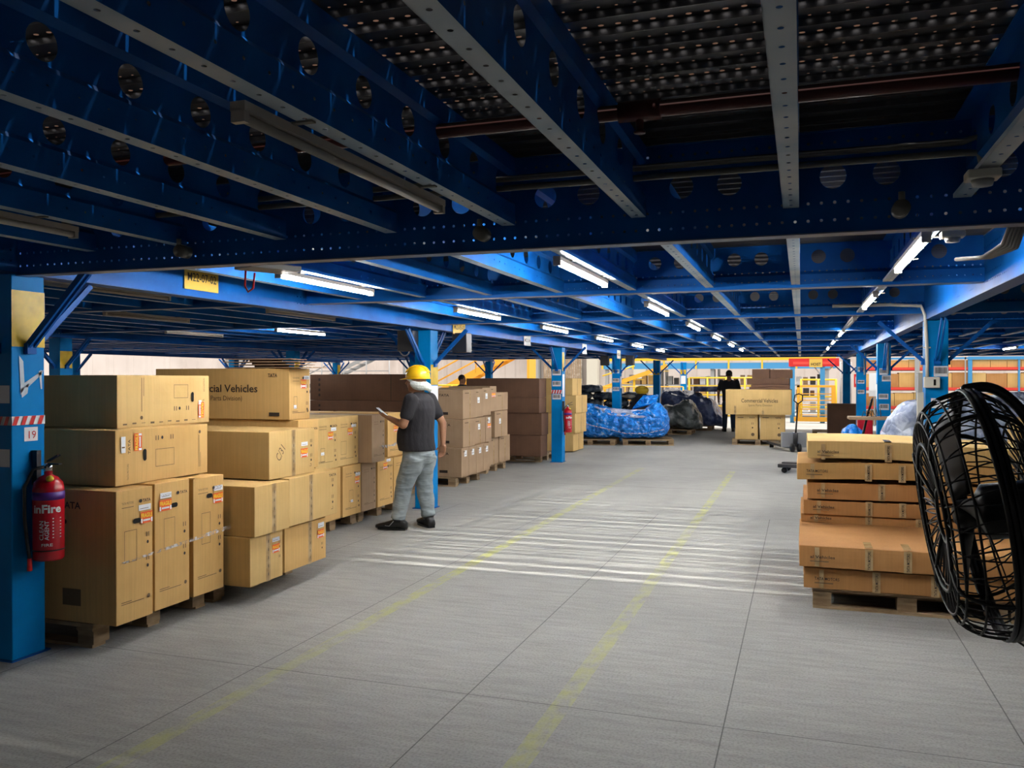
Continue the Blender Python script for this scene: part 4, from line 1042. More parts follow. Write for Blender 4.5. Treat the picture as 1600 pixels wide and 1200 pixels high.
# silver bundles on the fan side
bundle('wrapped_bundle', 'crinkled silver blue film bundle between the teal and deep blue uprights', 'bundle',
       [(-1.25, -.5, .5, .1, 1.1), (-.9, -.6, .6, .1, 1.22), (-.3, -.7, .7, .1, 1.32), (.4, -.7, .7, .1, 1.33), (1.4, -.6, .7, .1, 1.2)], 'silvertarp', 11, (2.38, 13.1, 0), -.05, .09, freq=1.8)
bundle('wrapped_bundle', 'pale film bundle behind the fan with long rolls over it', 'bundle',
       [(-.9, -.5, .5, .1, 1.2), (0, -.6, .6, .1, 1.36), (1.3, -.6, .6, .1, 1.3)], 'silvertarp', 14, (3.3, 11.4, 0), 0, .08)
for k in range(5):
    g = thing('foam_roll', 'long grey roll on the film bundle behind the fan, %s from the top' % ord_[k], 'roll', (2.75 + .05 * k, 11.25 - .13 * k, 1.56 - .05 * k), .1, 'grey rolls behind the fan')
    mb = MB(); mb.tube([(-.25, 0, -.02), (.8, .05, .02), (1.6, .1, 0)], .04, 'greytarp' if k % 2 else 'silvertarp', 10); part('roll_body', mb, g)
g = thing('board_slab', 'flat grey board leaning across between the two fan side uprights', 'board', (1.15, 14.9, .93), .05)
mb = MB(); mb.box(-.42, -.2, 0, .3, .2, .05, 'kraft4'); part('board_body', mb, g, bev=.01)
bundle('wrapped_bag', 'bright blue bag on the floor by the deep blue upright', 'bag', [(-.22, -.2, .2, -.2, .40), (0, -.2, .2, -.22, .50), (.22, -.2, .2, -.2, .40)], 'bluetarp', 17, (0.92, 17.0, .22), 0, .03, 24, 16)
g = thing('red_drum', 'dark red metal cabinet behind the blue bag', 'cabinet', (1.13, 17.4, 0)); mb = MB(); mb.box(-.12, -.15, 0, .15, .15, .84, 'exred'); part('housing', mb, g, bev=.02)
g = thing('wire_basket', 'tangle of dark wire on the grey board', 'wire', (1.08, 14.85, .985))
mb = MB()
for k in range(5): mb.tube([(-.15 + .07 * k, -.1, 0), (-.12 + .06 * k, 0, .08 + .02 * k), (-.05 + .05 * k, .1, .02)], .006, 'darkmetal', 5)
part('wire', mb, g)
g, FE, FS, FT, lx, ly, lz = carton('dark brown crate behind the empty pallet near the hoist gate', 1.38, 23.5, 24.3, 0.0, .93, .66, 'kraftd', name='crate', cat='crate')

# ---------------------------------------------------------------- pallet jacks
def jack(label, loc, rz):
    g = thing('pallet_jack', label, 'pallet jack', loc, rz)
    for s in (-1, 1):
        mb = MB(); mb.box(-.0, s * .19 - .08, .09, 1.1, s * .19 + .08, .15, 'darkmetal'); part('fork', mb, g, bev=.01)
        mb = MB(); mb.tube([(1.0, s * .19 - .04, .045), (1.0, s * .19 + .04, .045)], .045, 'black', 14); part('wheel', mb, g)
        mb = MB(); mb.tube([(-.16, s * .07 - .03, .09), (-.16, s * .07 + .03, .09)], .09, 'black', 18); part('wheel', mb, g)
    mb = MB(); mb.box(-.05, -.27, .09, .03, .27, .42, 'grey'); part('chassis', mb, g, bev=.01)
    mb = MB(); mb.tube([(-.14, 0, .12), (-.14, 0, .42)], .05, 'darkmetal', 12); part('pump', mb, g)
    mb = MB(); mb.tube([(-.15, 0, .38), (-.30, .0, 1.05)], .018, 'black', 8)
    mb.tube([(-.30, 0, 1.05), (-.32, -.09, 1.12), (-.35, -.08, 1.24), (-.36, 0, 1.27), (-.35, .08, 1.24), (-.32, .09, 1.12), (-.30, 0, 1.05)], .014, 'black', 8); part('handle', mb, g)
    return g
jack('pallet jack with raised black handle beside the distant load', (-0.16, 19.55, 0), math.radians(108))
jack('low black pallet jack forks poking out behind the flat cartons', (0.75, 15.1, 0), PI - .15)

# ---------------------------------------------------------------- fire extinguishers
def extinguisher(label, X, Y, Z, s=1.0, rz=0):
    g = thing('fire_extinguisher', label, 'fire extinguisher', (X, Y, Z), rz); g.scale = (s, s, s)
    mb = MB(); mb.lathe([(.078, 0), (.083, .01), (.083, .40), (.075, .44), (.05, .47), (.022, .485), (.022, .5)], 'exred', 32)
    mb.lathe([(.0845, .055), (.0845, .062)], 'black', 32); part('cylinder', mb, g)
    mb = MB(); mb.lathe([(.0836, .345), (.0836, .39)], 'purple', 32); part('label_band', mb, g, label='purple band')
    mb = MB(); mb.lathe([(.02, .5), (.024, .51), (.024, .54), (.015, .55)], 'chrome', 14); part('valve', mb, g)
    mb = MB(); mb.bar((0, 0, .56), (.10, -.02, .60), .02, .008, 'black'); mb.bar((0, 0, .545), (.11, -.02, .55), .02, .008, 'black'); part('handle', mb, g)
    mb = MB(); mb.tube([(0.0, -.03, .53), (-.03, -.075, .52), (-.06, -.105, .42), (-.055, -.11, .25), (-.04, -.105, .1), (-.03, -.10, .02)], .010, 'black', 8); part('hose', mb, g)
    mb = MB(); mb.tube([(-.03, -.10, .02), (-.03, -.10, -.05)], [.012, .014], 'red', 8); part('nozzle', mb, g)
    mb = MB(); mb.tube([(.055, -.04, .462), (.06, -.045, .472)], .02, 'yellow', 12); part('yellow_tag', mb, g)
    mb = MB()
    def wrap(t, z, h, w, mat, a0, rot=0, bold=.01):
        v, f, tw = text2d(t, bold); sx = w / tw; R = .0848
        vs = []
        for x, y in v:
            x2, y2 = x * sx, y * h
            if rot: x2, y2 = -y * h, x * sx
            an = a0 + x2 / R; vs.append((R * math.cos(an), R * math.sin(an), z + y2))
        mb.add(vs, f, mat)
    wrap('inFire', .275, .045, .155, 'white', -1.75, bold=.03)
    wrap('CLEAN', .12, .022, .11, 'white', -1.05, 1); wrap('AGENT', .12, .022, .11, 'white', -.72, 1)
    wrap('FIRE', .085, .016, .06, 'white', -1.2); 
    for k in range(7):
        R = .0848; z = .13 + .018 * k; a = -.5
        mb.add([(R * math.cos(a), R * math.sin(a), z), (R * math.cos(a + .6), R * math.sin(a + .6), z), (R * math.cos(a + .6), R * math.sin(a + .6), z + .006), (R * math.cos(a), R * math.sin(a), z + .006)], [(0, 1, 2, 3)], 'white')
    part('lettering', mb, g)
    mb = MB(); mb.box(-.11, -.015, .42, -.07, .015, .62, 'darkmetal'); part('wall_bracket', mb, g)
    return g
extinguisher('red fire extinguisher with white lettering hung on the first upright', -4.085, 3.72, .565)
extinguisher('small red fire extinguisher hung on the third upright', -4.19, 15.5, .58, .95)

# ---------------------------------------------------------------- pedestal fan
def fan():
    g = thing('pedestal_fan', 'large black pedestal fan in a wire cage at the edge of the view', 'fan', (0.545, 2.46, 0))
    R = .318; ctr = Vector((-0.095, 0.0, 1.255))
    ax = Vector((-1.0, -.02, -.15)).normalized()      # blows toward the cartons, tipped slightly down
    u = ax.cross(Vector((0, 0, 1))).normalized(); w = u.cross(ax).normalized()
    P = lambda r, t, h: ctr + (u * math.cos(t) + w * math.sin(t)) * r + ax * h
    ring = lambda r, h, n=72: [P(r, 2 * PI * i / n, h) for i in range(n)]
    mb = MB(); mb.tube(ring(R, 0), .007, 'fanblack', 8, closed=True); mb.tube(ring(R, .012), .006, 'fanblack', 8, closed=True); mb.tube(ring(R, -.012), .006, 'fanblack', 8, closed=True); part('cage_rim', mb, g)
    def cage(sg, prof, name, rings_, sw):
        mb = MB(); nW = 60
        def at(s):
            s *= len(prof) - 1; i = min(int(s), len(prof) - 2); f = s - i; a, b = prof[i], prof[i + 1]
            return (a[0] + (b[0] - a[0]) * f) * R, sg * (a[1] + (b[1] - a[1]) * f)
        for i in range(nW):
            pts = []
            for k in range(21):
                s = k / 20; r, h = at(s); pts.append(P(r, 2 * PI * i / nW + sw * s * s * (.8 if i % 2 else -.2), h))
            mb.tube(pts, .0023, 'fanblack', 5)
        for s in rings_: r, h = at(s); mb.tube(ring(r, h), .0032, 'fanblack', 5, closed=True)
        for i in range(4):
            pts = []
            for k in range(13): s = k / 12; r, h = at(s); pts.append(P(r, 2 * PI * i / 4 + .6, h + sg * .003))
            mb.tube(pts, .0055, 'fanblack', 6)
        r, h = at(1); mb.tube(ring(r, h), .005, 'fanblack', 6, closed=True)
        part(name, mb, g)
    cage(1, [(1, 0), (.99, .03), (.965, .06), (.92, .088), (.86, .108), (.78, .12), (.6, .118), (.42, .11), (.22, .10)], 'front_cage', (.3, .5, .62, .78), .5)
    cage(-1, [(1, 0), (.97, .03), (.88, .07), (.72, .10), (.5, .115), (.25, .12)], 'rear_cage', (.3, .6, .85), .35)
    mb = MB(); mb.tube(ring(.6 * R, .121), .0055, 'fanblack', 6, closed=True); part('cage_ring', mb, g)
    for k in range(3):
        mb = MB(); a0 = 2 * PI * k / 3 + .9; vs = []; nr, na = 7, 6
        for i in range(nr + 1):
            r = .05 + (.28 - .05) * i / nr
            for j in range(na + 1):
                t = a0 + (j / na - .5) * (.75 - .1 * i / nr) + .25 * i / nr; vs.append(P(r, t, .045 - .04 * (j / na - .5)))
        fs = [(i * (na + 1) + j, i * (na + 1) + j + 1, (i + 1) * (na + 1) + j + 1, (i + 1) * (na + 1) + j) for i in range(nr) for j in range(na)]
        mb.add(vs, fs, 'black', True); o = part('fan_blade', mb, g)
        sm = o.modifiers.new('th', 'SOLIDIFY'); sm.thickness = .003
        o.data.materials[0] = M['fanblack']
    mb = MB(); mb.tube([P(0, 0, .075), P(0, 0, .065), P(0, 0, .02)], [.02, .035, .04], 'black', 18); part('hub', mb, g)
    mb = MB(); mb.tube([P(0, 0, .02), P(0, 0, .0), P(0, 0, -.10), P(0, 0, -.13)], [.045, .072, .072, .045], 'black', 22); part('motor_housing', mb, g)
    mb = MB(); mb.tube([(0.02, 0, .06), (0.02, 0, 1.12)], .017, 'black', 14); part('pole', mb, g)
    mb = MB(); mb.tube([(0.02, 0, .95), (0.02, 0, 1.14)], .024, 'black', 14); mb.box(.0, -.03, 1.12, .06, .03, 1.30, 'black'); part('neck', mb, g, bev=.01)
    top = P(R, PI / 2, 0.0)
    mb = MB(); pts = [top + Vector((-.01, 0, 0)), top + Vector((.05, 0, .008)), top + Vector((.10, .0, -.02)), top + Vector((.15, 0, -.09)), top + Vector((.17, 0, -.2)), Vector((.09, 0, 1.30)), Vector((.05, 0, 1.2))]
    def cr(a, b, c, d, t): return ((b * 2) + (c - a) * t + (a * 2 - b * 5 + c * 4 - d) * t * t + (b * 3 - a - c * 3 + d) * t ** 3) * .5
    q = [pts[0]] + pts + [pts[-1]]; sp_ = [cr(q[i], q[i + 1], q[i + 2], q[i + 3], k / 5) for i in range(len(pts) - 1) for k in range(5)] + [pts[-1]]
    mb.tube(sp_, [.008] + [.0135] * (len(sp_) - 1), 'black', 8); part('yoke', mb, g)
    mb = MB(); mb.lathe([(.25, 0), (.25, .02), (.22, .04), (.06, .06), (.03, .09)], 'black', 32, (0.02, 0, 0)); part('base', mb, g)
    bt = P(R, -PI / 2, 0)
    mb = MB(); mb.tube([bt, bt + Vector((.03, 0, -.015)), bt + Vector((.06, 0, -.035))], .003, 'black', 6); part('cable', mb, g)
    mb = MB(); mb.ell(tuple(bt), (.02, .02, .012), 'black', 10, 6); part('cage_clip', mb, g)
fan()

# ---------------------------------------------------------------- people
def remesh(mb, name, parent, vox, mats, smooth=4, label=None):
    me = mb.mesh(name); o = bpy.data.objects.new(name, me); COL.objects.link(o)
    r = o.modifiers.new('r', 'REMESH'); r.mode = 'VOXEL'; r.voxel_size = vox; r.use_smooth_shade = True
    s = o.modifiers.new('s', 'SMOOTH'); s.iterations = smooth; s.factor = .5
    dg = bpy.context.evaluated_depsgraph_get(); me2 = bpy.data.meshes.new_from_object(o.evaluated_get(dg))
    bpy.data.objects.remove(o)
    me2.materials.clear(); me2.materials.append(M[mats])
    for p in me2.polygons: p.use_smooth = True; p.material_index = 0
    ob = link(name, me2, parent)
    if label: ob['label'] = label
    return ob
def rings(mb, rs, mat='skin', n=18):
    """loft of ellipses: (centre, rx, ry, tilt) rings along any path; x radius along local forward"""
    vs, fs = [], []
    for (c, rx, ry) in rs:
        for j in range(n):
            t = 2 * PI * j / n; vs.append((c[0] + rx * math.cos(t), c[1] + ry * math.sin(t), c[2]))
    k = len(rs)
    for i in range(k - 1):
        for j in range(n): fs.append((i * n + j, i * n + (j + 1) % n, (i + 1) * n + (j + 1) % n, (i + 1) * n + j))
    fs.append(tuple(reversed(range(n)))); fs.append(tuple(range((k - 1) * n, k * n)))
    mb.add(vs, fs, mat, True)
def limb(mb, pts, rs, mat='skin', n=12):
    mb.tube(pts, rs, mat, n)
    for p, r in ((pts[0], rs[0]), (pts[-1], rs[-1])): mb.ell(p, (r, r, r), mat, 12, 8)
def hand(mb, wrist, d, palmn, curl=.5, thumb_side=1, s=1.0):
    """palm and five separate fingers; d = pointing direction, palmn = palm normal"""
    w = Vector(wrist); d = Vector(d).normalized(); nrm = Vector(palmn).normalized(); side = d.cross(nrm).normalized() * thumb_side
    pal = [w, w + d * .035 * s, w + d * .075 * s]
    for q in (-1, 0, 1): mb.tube([p + side * q * .022 * s for p in pal], [.017 * s, .019 * s, .016 * s], 'skin', 8)
    for k, (off, ln) in enumerate(((.030, .068), (.010, .077), (-.011, .071), (-.030, .055))):
        p = w + d * .078 * s + side * off * s; dirv = d.copy(); pts = [p]
        for j in range(3):
            dirv = (dirv + nrm * curl * (.5 + .5 * j)).normalized(); p = p + dirv * ln * s / 3; pts.append(p)
        mb.tube(pts, [.0095 * s, .009 * s, .008 * s, .0065 * s], 'skin', 8)
    p = w + d * .02 * s + side * .03 * s; dirv = (d * .6 + side * .7 + nrm * .3).normalized(); pts = [p, p + dirv * .032 * s, p + dirv * .032 * s + (dirv * .4 + d * .7 + nrm * .35).normalized() * .03 * s]
    mb.tube(pts, [.012 * s, .011 * s, .008 * s], 'skin', 8)
def head(mb, c, f=(1, 0)):
    x, y, z = c
    mb.ell((x - .005, y, z + .03), (.098, .077, .105), 'skin', 20, 14)       # skull
    mb.ell((x + .03, y, z - .04), (.062, .058, .075), 'skin', 16, 12)        # jaw
    mb.ell((x + .068, y, z - .088), (.022, .026, .02), 'skin', 12, 8)        # chin
    mb.tube([(x + .088, y, z + .02), (x + .112, y, z - .02), (x + .095, y, z - .032)], [.009, .015, .012], 'skin', 8)   # nose
    mb.ell((x + .086, y, z - .055), (.014, .026, .009), 'skin', 12, 6)       # lips
    for s in (-1, 1):
        mb.ell((x + .078, y + s * .033, z + .03), (.016, .022, .010), 'skin', 10, 6)  # brows
        mb.ell((x - .005, y + s * .078, z - .005), (.022, .012, .032), 'skin', 10, 8)  # ears
    mb.tube([(x - .03, y, z - .18), (x - .02, y, z - .05)], [.062, .055], 'skin', 14)
def shoe(g, ankle, toe_dir, name='shoe', mat='black', s=1.0):
    a = Vector(ankle); d = Vector(toe_dir).normalized(); sd = Vector((-d.y, d.x, 0)); mb = MB()
    prof = [(-.085, .03, .055), (-.05, .038, .09), (0, .040, .10), (.06, .042, .075), (.12, .046, .055), (.17, .042, .042), (.205, .026, .032)]
    vs, fs = [], []; n = 14
    for (t, wd, hh) in prof:
        for j in range(n):
            th = 2 * PI * j / n; q = a + d * t * s + sd * wd * s * math.copysign(abs(math.cos(th)) ** .7, math.cos(th)); zz = hh * s / 2 + hh * s / 2 * math.copysign(abs(math.sin(th)) ** .6, math.sin(th)); vs.append((q.x, q.y, zz + .012))
    for i in range(len(prof) - 1):
        for j in range(n): fs.append((i * n + j, i * n + (j + 1) % n, (i + 1) * n + (j + 1) % n, (i + 1) * n + j))
    fs.append(tuple(reversed(range(n)))); fs.append(tuple(range((len(prof) - 1) * n, len(prof) * n))); mb.add(vs, fs, mat, True)
    mb.tube([a + Vector((0, 0, .07)), a + Vector((0, 0, .13))], [.05, .052], mat, 14)
    o = part(name, mb, g)
    o.data.transform(Matrix.Translation(a) @ Matrix.Diagonal((1.12, 1.12, 1.2, 1)) @ Matrix.Translation(-a))
    mb = MB(); pts = []
    for (t, wd, hh) in prof: pts.append((a + d * t * s, wd * 1.12 * s))
    vs = [tuple((p + sd * w_)[:2]) for p, w_ in pts] + [tuple((p - sd * w_)[:2]) for p, w_ in reversed(pts)]
    k = len(vs); mb.add([(x, y, 0) for x, y in vs] + [(x, y, .02) for x, y in vs], [tuple(reversed(range(k))), tuple(range(k, 2 * k))] + [(i, (i + 1) % k, (i + 1) % k + k, i + k) for i in range(k)], mat); part('sole', mb, o)
    return o, a, d, sd

p1 = thing('person', 'man in yellow helmet, charcoal T-shirt and grey jeans reading a phone', 'person', (-3.87, 8.19, 0), math.radians(183)); p1.scale = (1.06, 1.06, 1.0)
mb = MB(); head(mb, (.01, 0, 1.565))
rings(mb, [((-.03, 0, .80), .13, .17), ((.0, 0, 1.0), .155, .175), ((-.02, 0, 1.2), .135, .18), ((-.03, 0, 1.38), .095, .17), ((-.03, 0, 1.43), .06, .08)])
SHL, ELL, WRL = (-.02, .215, 1.375), (.035, .275, 1.12), (.235, .17, 1.185)
SHR, ELR, WRR = (-.05, -.205, 1.375), (-.18, -.24, 1.11), (-.20, -.20, .88)
limb(mb, [SHL, ELL], [.052, .043]); limb(mb, [ELL, WRL], [.043, .027]); hand(mb, WRL, (.85, -.25, .25), (.0, -.4, .9), .35, -1)
limb(mb, [SHR, ELR], [.052, .041]); limb(mb, [ELR, WRR], [.041, .026]); hand(mb, WRR, (.1, .05, -1), (.2, 1, 0), .3, 1)
for hx, kn, an in (((-.03, .09, .86), (.07, .12, .50), (.165, .13, .12)), ((-.05, -.09, .86), (-.035, -.11, .50), (-.07, -.12, .12))):
    limb(mb, [hx, kn], [.085, .055]); limb(mb, [kn, an], [.055, .036])
remesh(mb, 'body', p1, .0085, 'skin', 3)
mb = MB()
rings(mb, [((.0, 0, .835), .185, .205), ((.02, 0, .93), .19, .205), ((.02, 0, 1.03), .185, .20), ((-.005, 0, 1.15), .165, .20), ((-.03, 0, 1.28), .14, .215), ((-.035, 0, 1.37), .115, .205), ((-.035, 0, 1.43), .075, .12), ((-.03, 0, 1.455), .062, .075)], 'shirt')
limb(mb, [SHL, (.012, .25, 1.22)], [.075, .068], 'shirt'); limb(mb, [SHR, (-.125, -.225, 1.21)], [.075, .066], 'shirt')
o = remesh(mb, 'shirt', p1, .011, 'shirt', 3)
mb = MB()
rings(mb, [((-.02, 0, .70), .135, .165), ((-.02, 0, .78), .16, .185), ((-.01, 0, .87), .155, .18), ((.0, 0, .90), .15, .172)], 'jeans')
for hx, kn, lo in (((-.01, .085, .77), (.085, .12, .50), (.155, .13, .115)), ((-.045, -.085, .77), (-.02, -.11, .50), (-.07, -.12, .115))):
    K = Vector(kn); Lw = Vector(lo); mb.tube([hx, (Vector(hx) + K) / 2, K, (K * .5 + Lw * .5), Lw * .85 + K * .15, Lw], [.125, .108, .09, .082, .072, .074], 'jeans', 16)
o = remesh(mb, 'jeans', p1, .011, 'jeans', 3)
dt = bpy.data.textures.new('folds', 'CLOUDS'); dt.noise_scale = .09
for oo, stg in ((o, .022),):
    dm_ = oo.modifiers.new('folds', 'DISPLACE'); dm_.texture = dt; dm_.strength = stg; oo.modifiers.new('sm', 'SMOOTH').iterations = 3; dm_.mid_level = .5
s1, a, d, sd = shoe(p1, (.155, .13, 0), (1, .05, 0))
mb = MB(); mb.tube([a + d * .03 + sd * .047 + Vector((0, 0, .10)), a + d * .075 + sd * .049 + Vector((0, 0, .045)), a + d * .12 + sd * .05 + Vector((0, 0, .05))], .004, 'grey', 5); part('shoe_trim', mb, s1)
shoe(p1, (-.07, -.12, 0), (.72, -.69, 0))
mb = MB(); mb.ell((-.005, 0, 1.615), (.128, .108, .125), 'helmet', 28, 18)
mb.v = [(x, y, max(z, 1.598)) for x, y, z in mb.v]
mb.tube([(-.005 + .134 * math.cos(t * PI / 16), .112 * math.sin(t * PI / 16), 1.60) for t in range(32)], .006, 'helmet', 6, closed=True)
hel = part('helmet', mb, p1)
mb = MB(); pts = [(-.0 + (.126 + (.06 * max(0, math.cos(t)) ** 1.0)) * math.cos(t), .108 * math.sin(t)) for t in [(-PI / 2) + PI * i / 14 for i in range(15)]]
inn = [(.118 * math.cos(t), .105 * math.sin(t)) for t in [(-PI / 2) + PI * i / 14 for i in range(15)]]
vs = [(x, y, 1.592 - .1 * max(0, x - .12)) for x, y in pts] + [(x, y, 1.60) for x, y in inn]; vs += [(x, y, z + .006) for x, y, z in vs]
fs = [(i, i + 1, 15 + i + 1, 15 + i) for i in range(14)] + [(30 + 15 + i, 30 + 15 + i + 1, 30 + i + 1, 30 + i) for i in range(14)] + [(i + 1, i, 30 + i, 30 + i + 1) for i in range(14)]
mb.add(vs, fs, 'helmet'); part('brim', mb, hel)
mb = MB()
for k in (-1, 0, 1): mb.tube([(-.005 + .128 * math.cos(t), k * .03, 1.616 + .124 * math.sin(t)) for t in [PI * .12 + PI * .76 * i / 10 for i in range(11)]], .006, 'helmet', 5)
part('ridge', mb, hel)
mb = MB()
for z, r, q in ((1.585, .112, .017), (1.562, .116, .02), (1.54, .110, .02), (1.522, .098, .016)):
    sh = (1.578 - z) * .25
    mb.tube([(-.012 - sh + r * math.cos(t), r * .86 * math.sin(t), z - .03 * math.cos(t + PI) - .02 + (.01 * math.sin(3 * t))) for t in [.25 * PI * 0 + 2 * PI * i / 28 for i in range(28)] if not (math.cos(t) > .55 and z < 1.58)], q, 'scarf', 8)
remesh(mb, 'head_cloth', p1, .008, 'scarf', 2)
mb = MB()
for s in (-1, 1): mb.ell((.098, s * .031, 1.588), (.008, .014, .006), 'black', 8, 6)
part('eye', mb, p1)
ph = thing('smartphone', 'pale smartphone held up in the hand of the helmeted man', 'phone', (-3.87 - .345, 8.19 - .13, 1.235), math.radians(183))
mb = MB(); mb.box(-.075, -.038, -.004, .085, .038, .004, 'darkmetal'); ob = part('case', mb, ph, bev=.003); ob.rotation_euler = (0, math.radians(-38), 0)
mb = MB(); mb.box(-.07, -.034, .0042, .08, .034, .005, 'white'); ob2 = part('screen', mb, ph); ob2.rotation_euler = (0, math.radians(-38), 0)

def standing(label, loc, rz, H, shirt, pants, shoecol='black'):
    k = H / 1.75; p = thing('person', label, 'person', loc, rz); p.scale = (k, k, k)
    mb = MB(); head(mb, (.0, 0, 1.585))
    rings(mb, [((0, 0, .82), .11, .16), ((0, 0, 1.05), .11, .15), ((0, 0, 1.3), .11, .18), ((0, 0, 1.42), .08, .14), ((0, 0, 1.47), .05, .06)])
    for s in (-1, 1):
        sh, el, wr = (0, s * .20, 1.40), (-.02, s * .27, 1.13), (.06, s * .27, .90)
        limb(mb, [sh, el], [.05, .04]); limb(mb, [el, wr], [.04, .026]); hand(mb, wr, (.15, 0, -1), (.2, -s, 0), .3, s)
        limb(mb, [(0, s * .09, .86), (.01, s * .1, .5)], [.08, .055]); limb(mb, [(.01, s * .1, .5), (-.01, s * .11, .1)], [.055, .036])
    remesh(mb, 'body', p, .012, 'skin', 3)
    mb = MB(); rings(mb, [((0, 0, .86), .13, .175), ((0, 0, 1.05), .13, .175), ((0, 0, 1.28), .13, .205), ((0, 0, 1.40), .10, .19), ((0, 0, 1.465), .06, .075)], shirt)
    for s in (-1, 1): limb(mb, [(0, s * .20, 1.40), (-.015, s * .25, 1.2)], [.065, .06], shirt)
    remesh(mb, 'shirt', p, .014, shirt, 2)
    mb = MB(); rings(mb, [((0, 0, .76), .13, .17), ((0, 0, .90), .125, .165)], pants)
    for s in (-1, 1): mb.tube([(0, s * .085, .8), (.01, s * .1, .5), (-.01, s * .11, .1)], [.095, .072, .062], pants, 14)
    remesh(mb, 'trousers', p, .014, pants, 2)
    for s in (-1, 1): shoe(p, (-.01, s * .11, 0), (1, s * .15, 0), 'shoe', shoecol)
    mb = MB(); mb.ell((-.018, 0, 1.635), (.10, .087, .10), 'hair', 18, 12); mb.v = [(x, y, z if z > 1.60 or x < .02 else 1.60) for x, y, z in mb.v]; part('hair', mb, p)
    return p
standing('person in dark shirt seen from behind beyond the distant load', (-2.06, 26.2, 0), PI / 2 + .1, 1.86, 'shirt', 'navycloth').scale = (1.12, 1.14, 1.07)
standing('person glimpsed behind the third pallet beside the bright upright', (-8.6, 21.0, 0), 0, 1.72, 'darkcloth', 'navycloth')

# ---------------------------------------------------------------- beyond the deck: gate, railings, racks, stairs
def railing(name, label, p, q, posts, rails, mat, r=.022, h=1.1, z=0):
    g = thing(name, label, 'railing', (p[0], p[1], z)); p, q = Vector((0, 0, 0)), Vector((q[0] - p[0], q[1] - p[1], 0))
    for i in range(posts + 1):
        c = p + (q - p) * i / posts; mb = MB(); mb.tube([c, c + Vector((0, 0, h))], r * 1.25, mat, 6); part('post', mb, g)
    for zz in rails: mb = MB(); mb.tube([p + Vector((0, 0, zz)), q + Vector((0, 0, zz))], r, mat, 6); part('rail', mb, g)
    return g
railing('railing', 'yellow guard railing along the floor edge beyond the covered bundles', (-8.2, 30.6), (-4.0, 30.6), 4, (.45, .8, 1.3), 'rail', .02, 1.3)
railing('railing', 'bright yellow guard railing behind the person in dark shirt', (-3.9, 31.5), (-0.6, 31.5), 5, (.25, .6, 1.0, 1.33, 1.62), 'yellow', .03, 1.62)
g = thing('hoist_gate', 'yellow barred hoist gate standing open at the aisle end', 'gate', (-0.15, 32, 0))
mb = MB(); mb.box(0, -.04, .08, .1, .04, 1.36, 'rail'); mb.box(1.16, -.05, .0, 1.30, .05, 1.36, 'rail'); mb.box(0, -.04, 1.28, 1.3, .04, 1.36, 'rail'); mb.box(-.1, -.05, .06, 1.4, .05, .22, 'rail'); part('gate_frame', mb, g, bev=.005)
for z in (.3, .5, .66, .82, 1.05): mb = MB(); mb.tube([(.05, 0, z), (1.2, 0, z)], .018, 'rail', 6); part('bar', mb, g)
railing('railing', 'pale yellow inner railing behind the hoist gate', (0.0, 34.5), (1.25, 34.5), 2, (.5, .9, 1.3, 1.55), 'yellow', .035, 1.58)
g = thing('hoist_portal', 'blue hoist portal with red canopy beam above the gate', 'hoist', (-0.38, 32.2, 0))
for x in (.0, 1.02): mb = MB(); mb.box(x, 0, 0, x + .16, .16, 2.2, 'racksteel'); part('post', mb, g)
mb = MB(); mb.box(-.05, -.05, 2.03, 1.65, .05, 2.32, 'red'); mb.box(.1, -.06, 2.1, 1.5, -.05, 2.2, 'rackred'); part('canopy_beam', mb, g, label='red canopy beam')
mb = MB(); mb.bar((1.18, .08, 1.75), (1.45, .08, 2.05), .04, .04, 'grey'); mb.bar((1.02, .08, 1.75), (.8, .08, 2.05), .04, .04, 'grey'); part('brace', mb, g)
g = thing('hoist_sign', 'yellow sign reading HOIST on the red canopy beam', 'sign', (.27, 32.12, 2.0)); mb = MB(); mb.box(0, -.01, 0, .44, .01, .3, 'signyellow'); part('plate', mb, g)
mb = MB(); Face((0, -.01, 0), (1, 0, 0), (0, 0, 1), .004).text(mb, 'HOIST', .22, .06, .1, 'ink', w=.34, center=True, bold=.02); part('lettering', mb, g)
g = thing('mesh_cage', 'grey wire mesh side of the hoist shaft', 'cage', (1.3, 31.9, 0)); mb = MB()
for i in range(13): mb.tube([(i * .035, .1 * i, .6), (i * .035, .1 * i, 2.2)], .009, 'grey', 4)
for z in (.6, 1.1, 1.6, 2.15): mb.tube([(0, 0, z), (.42, 1.2, z)], .012, 'grey', 4)
mb.tube([(0, 0, 0), (0, 0, 2.2)], .02, 'grey', 6); mb.tube([(.42, 1.2, 0), (.42, 1.2, 2.2)], .02, 'grey', 6)
part('mesh', mb, g)
g = thing('fire_point', 'red fire point board beside the mesh cage', 'sign', (1.72, 31.4, 1.3)); mb = MB(); mb.box(0, 0, 0, .24, .04, .45, 'red'); part('board', mb, g)
mb = MB(); F_ = Face((0, 0, 0), (1, 0, 0), (0, 0, 1), .004); [F_.rect(mb, .05 + .07 * i, .12, .08 + .07 * i, .36, 'white') for i in range(3)]; part('pictogram', mb, g)

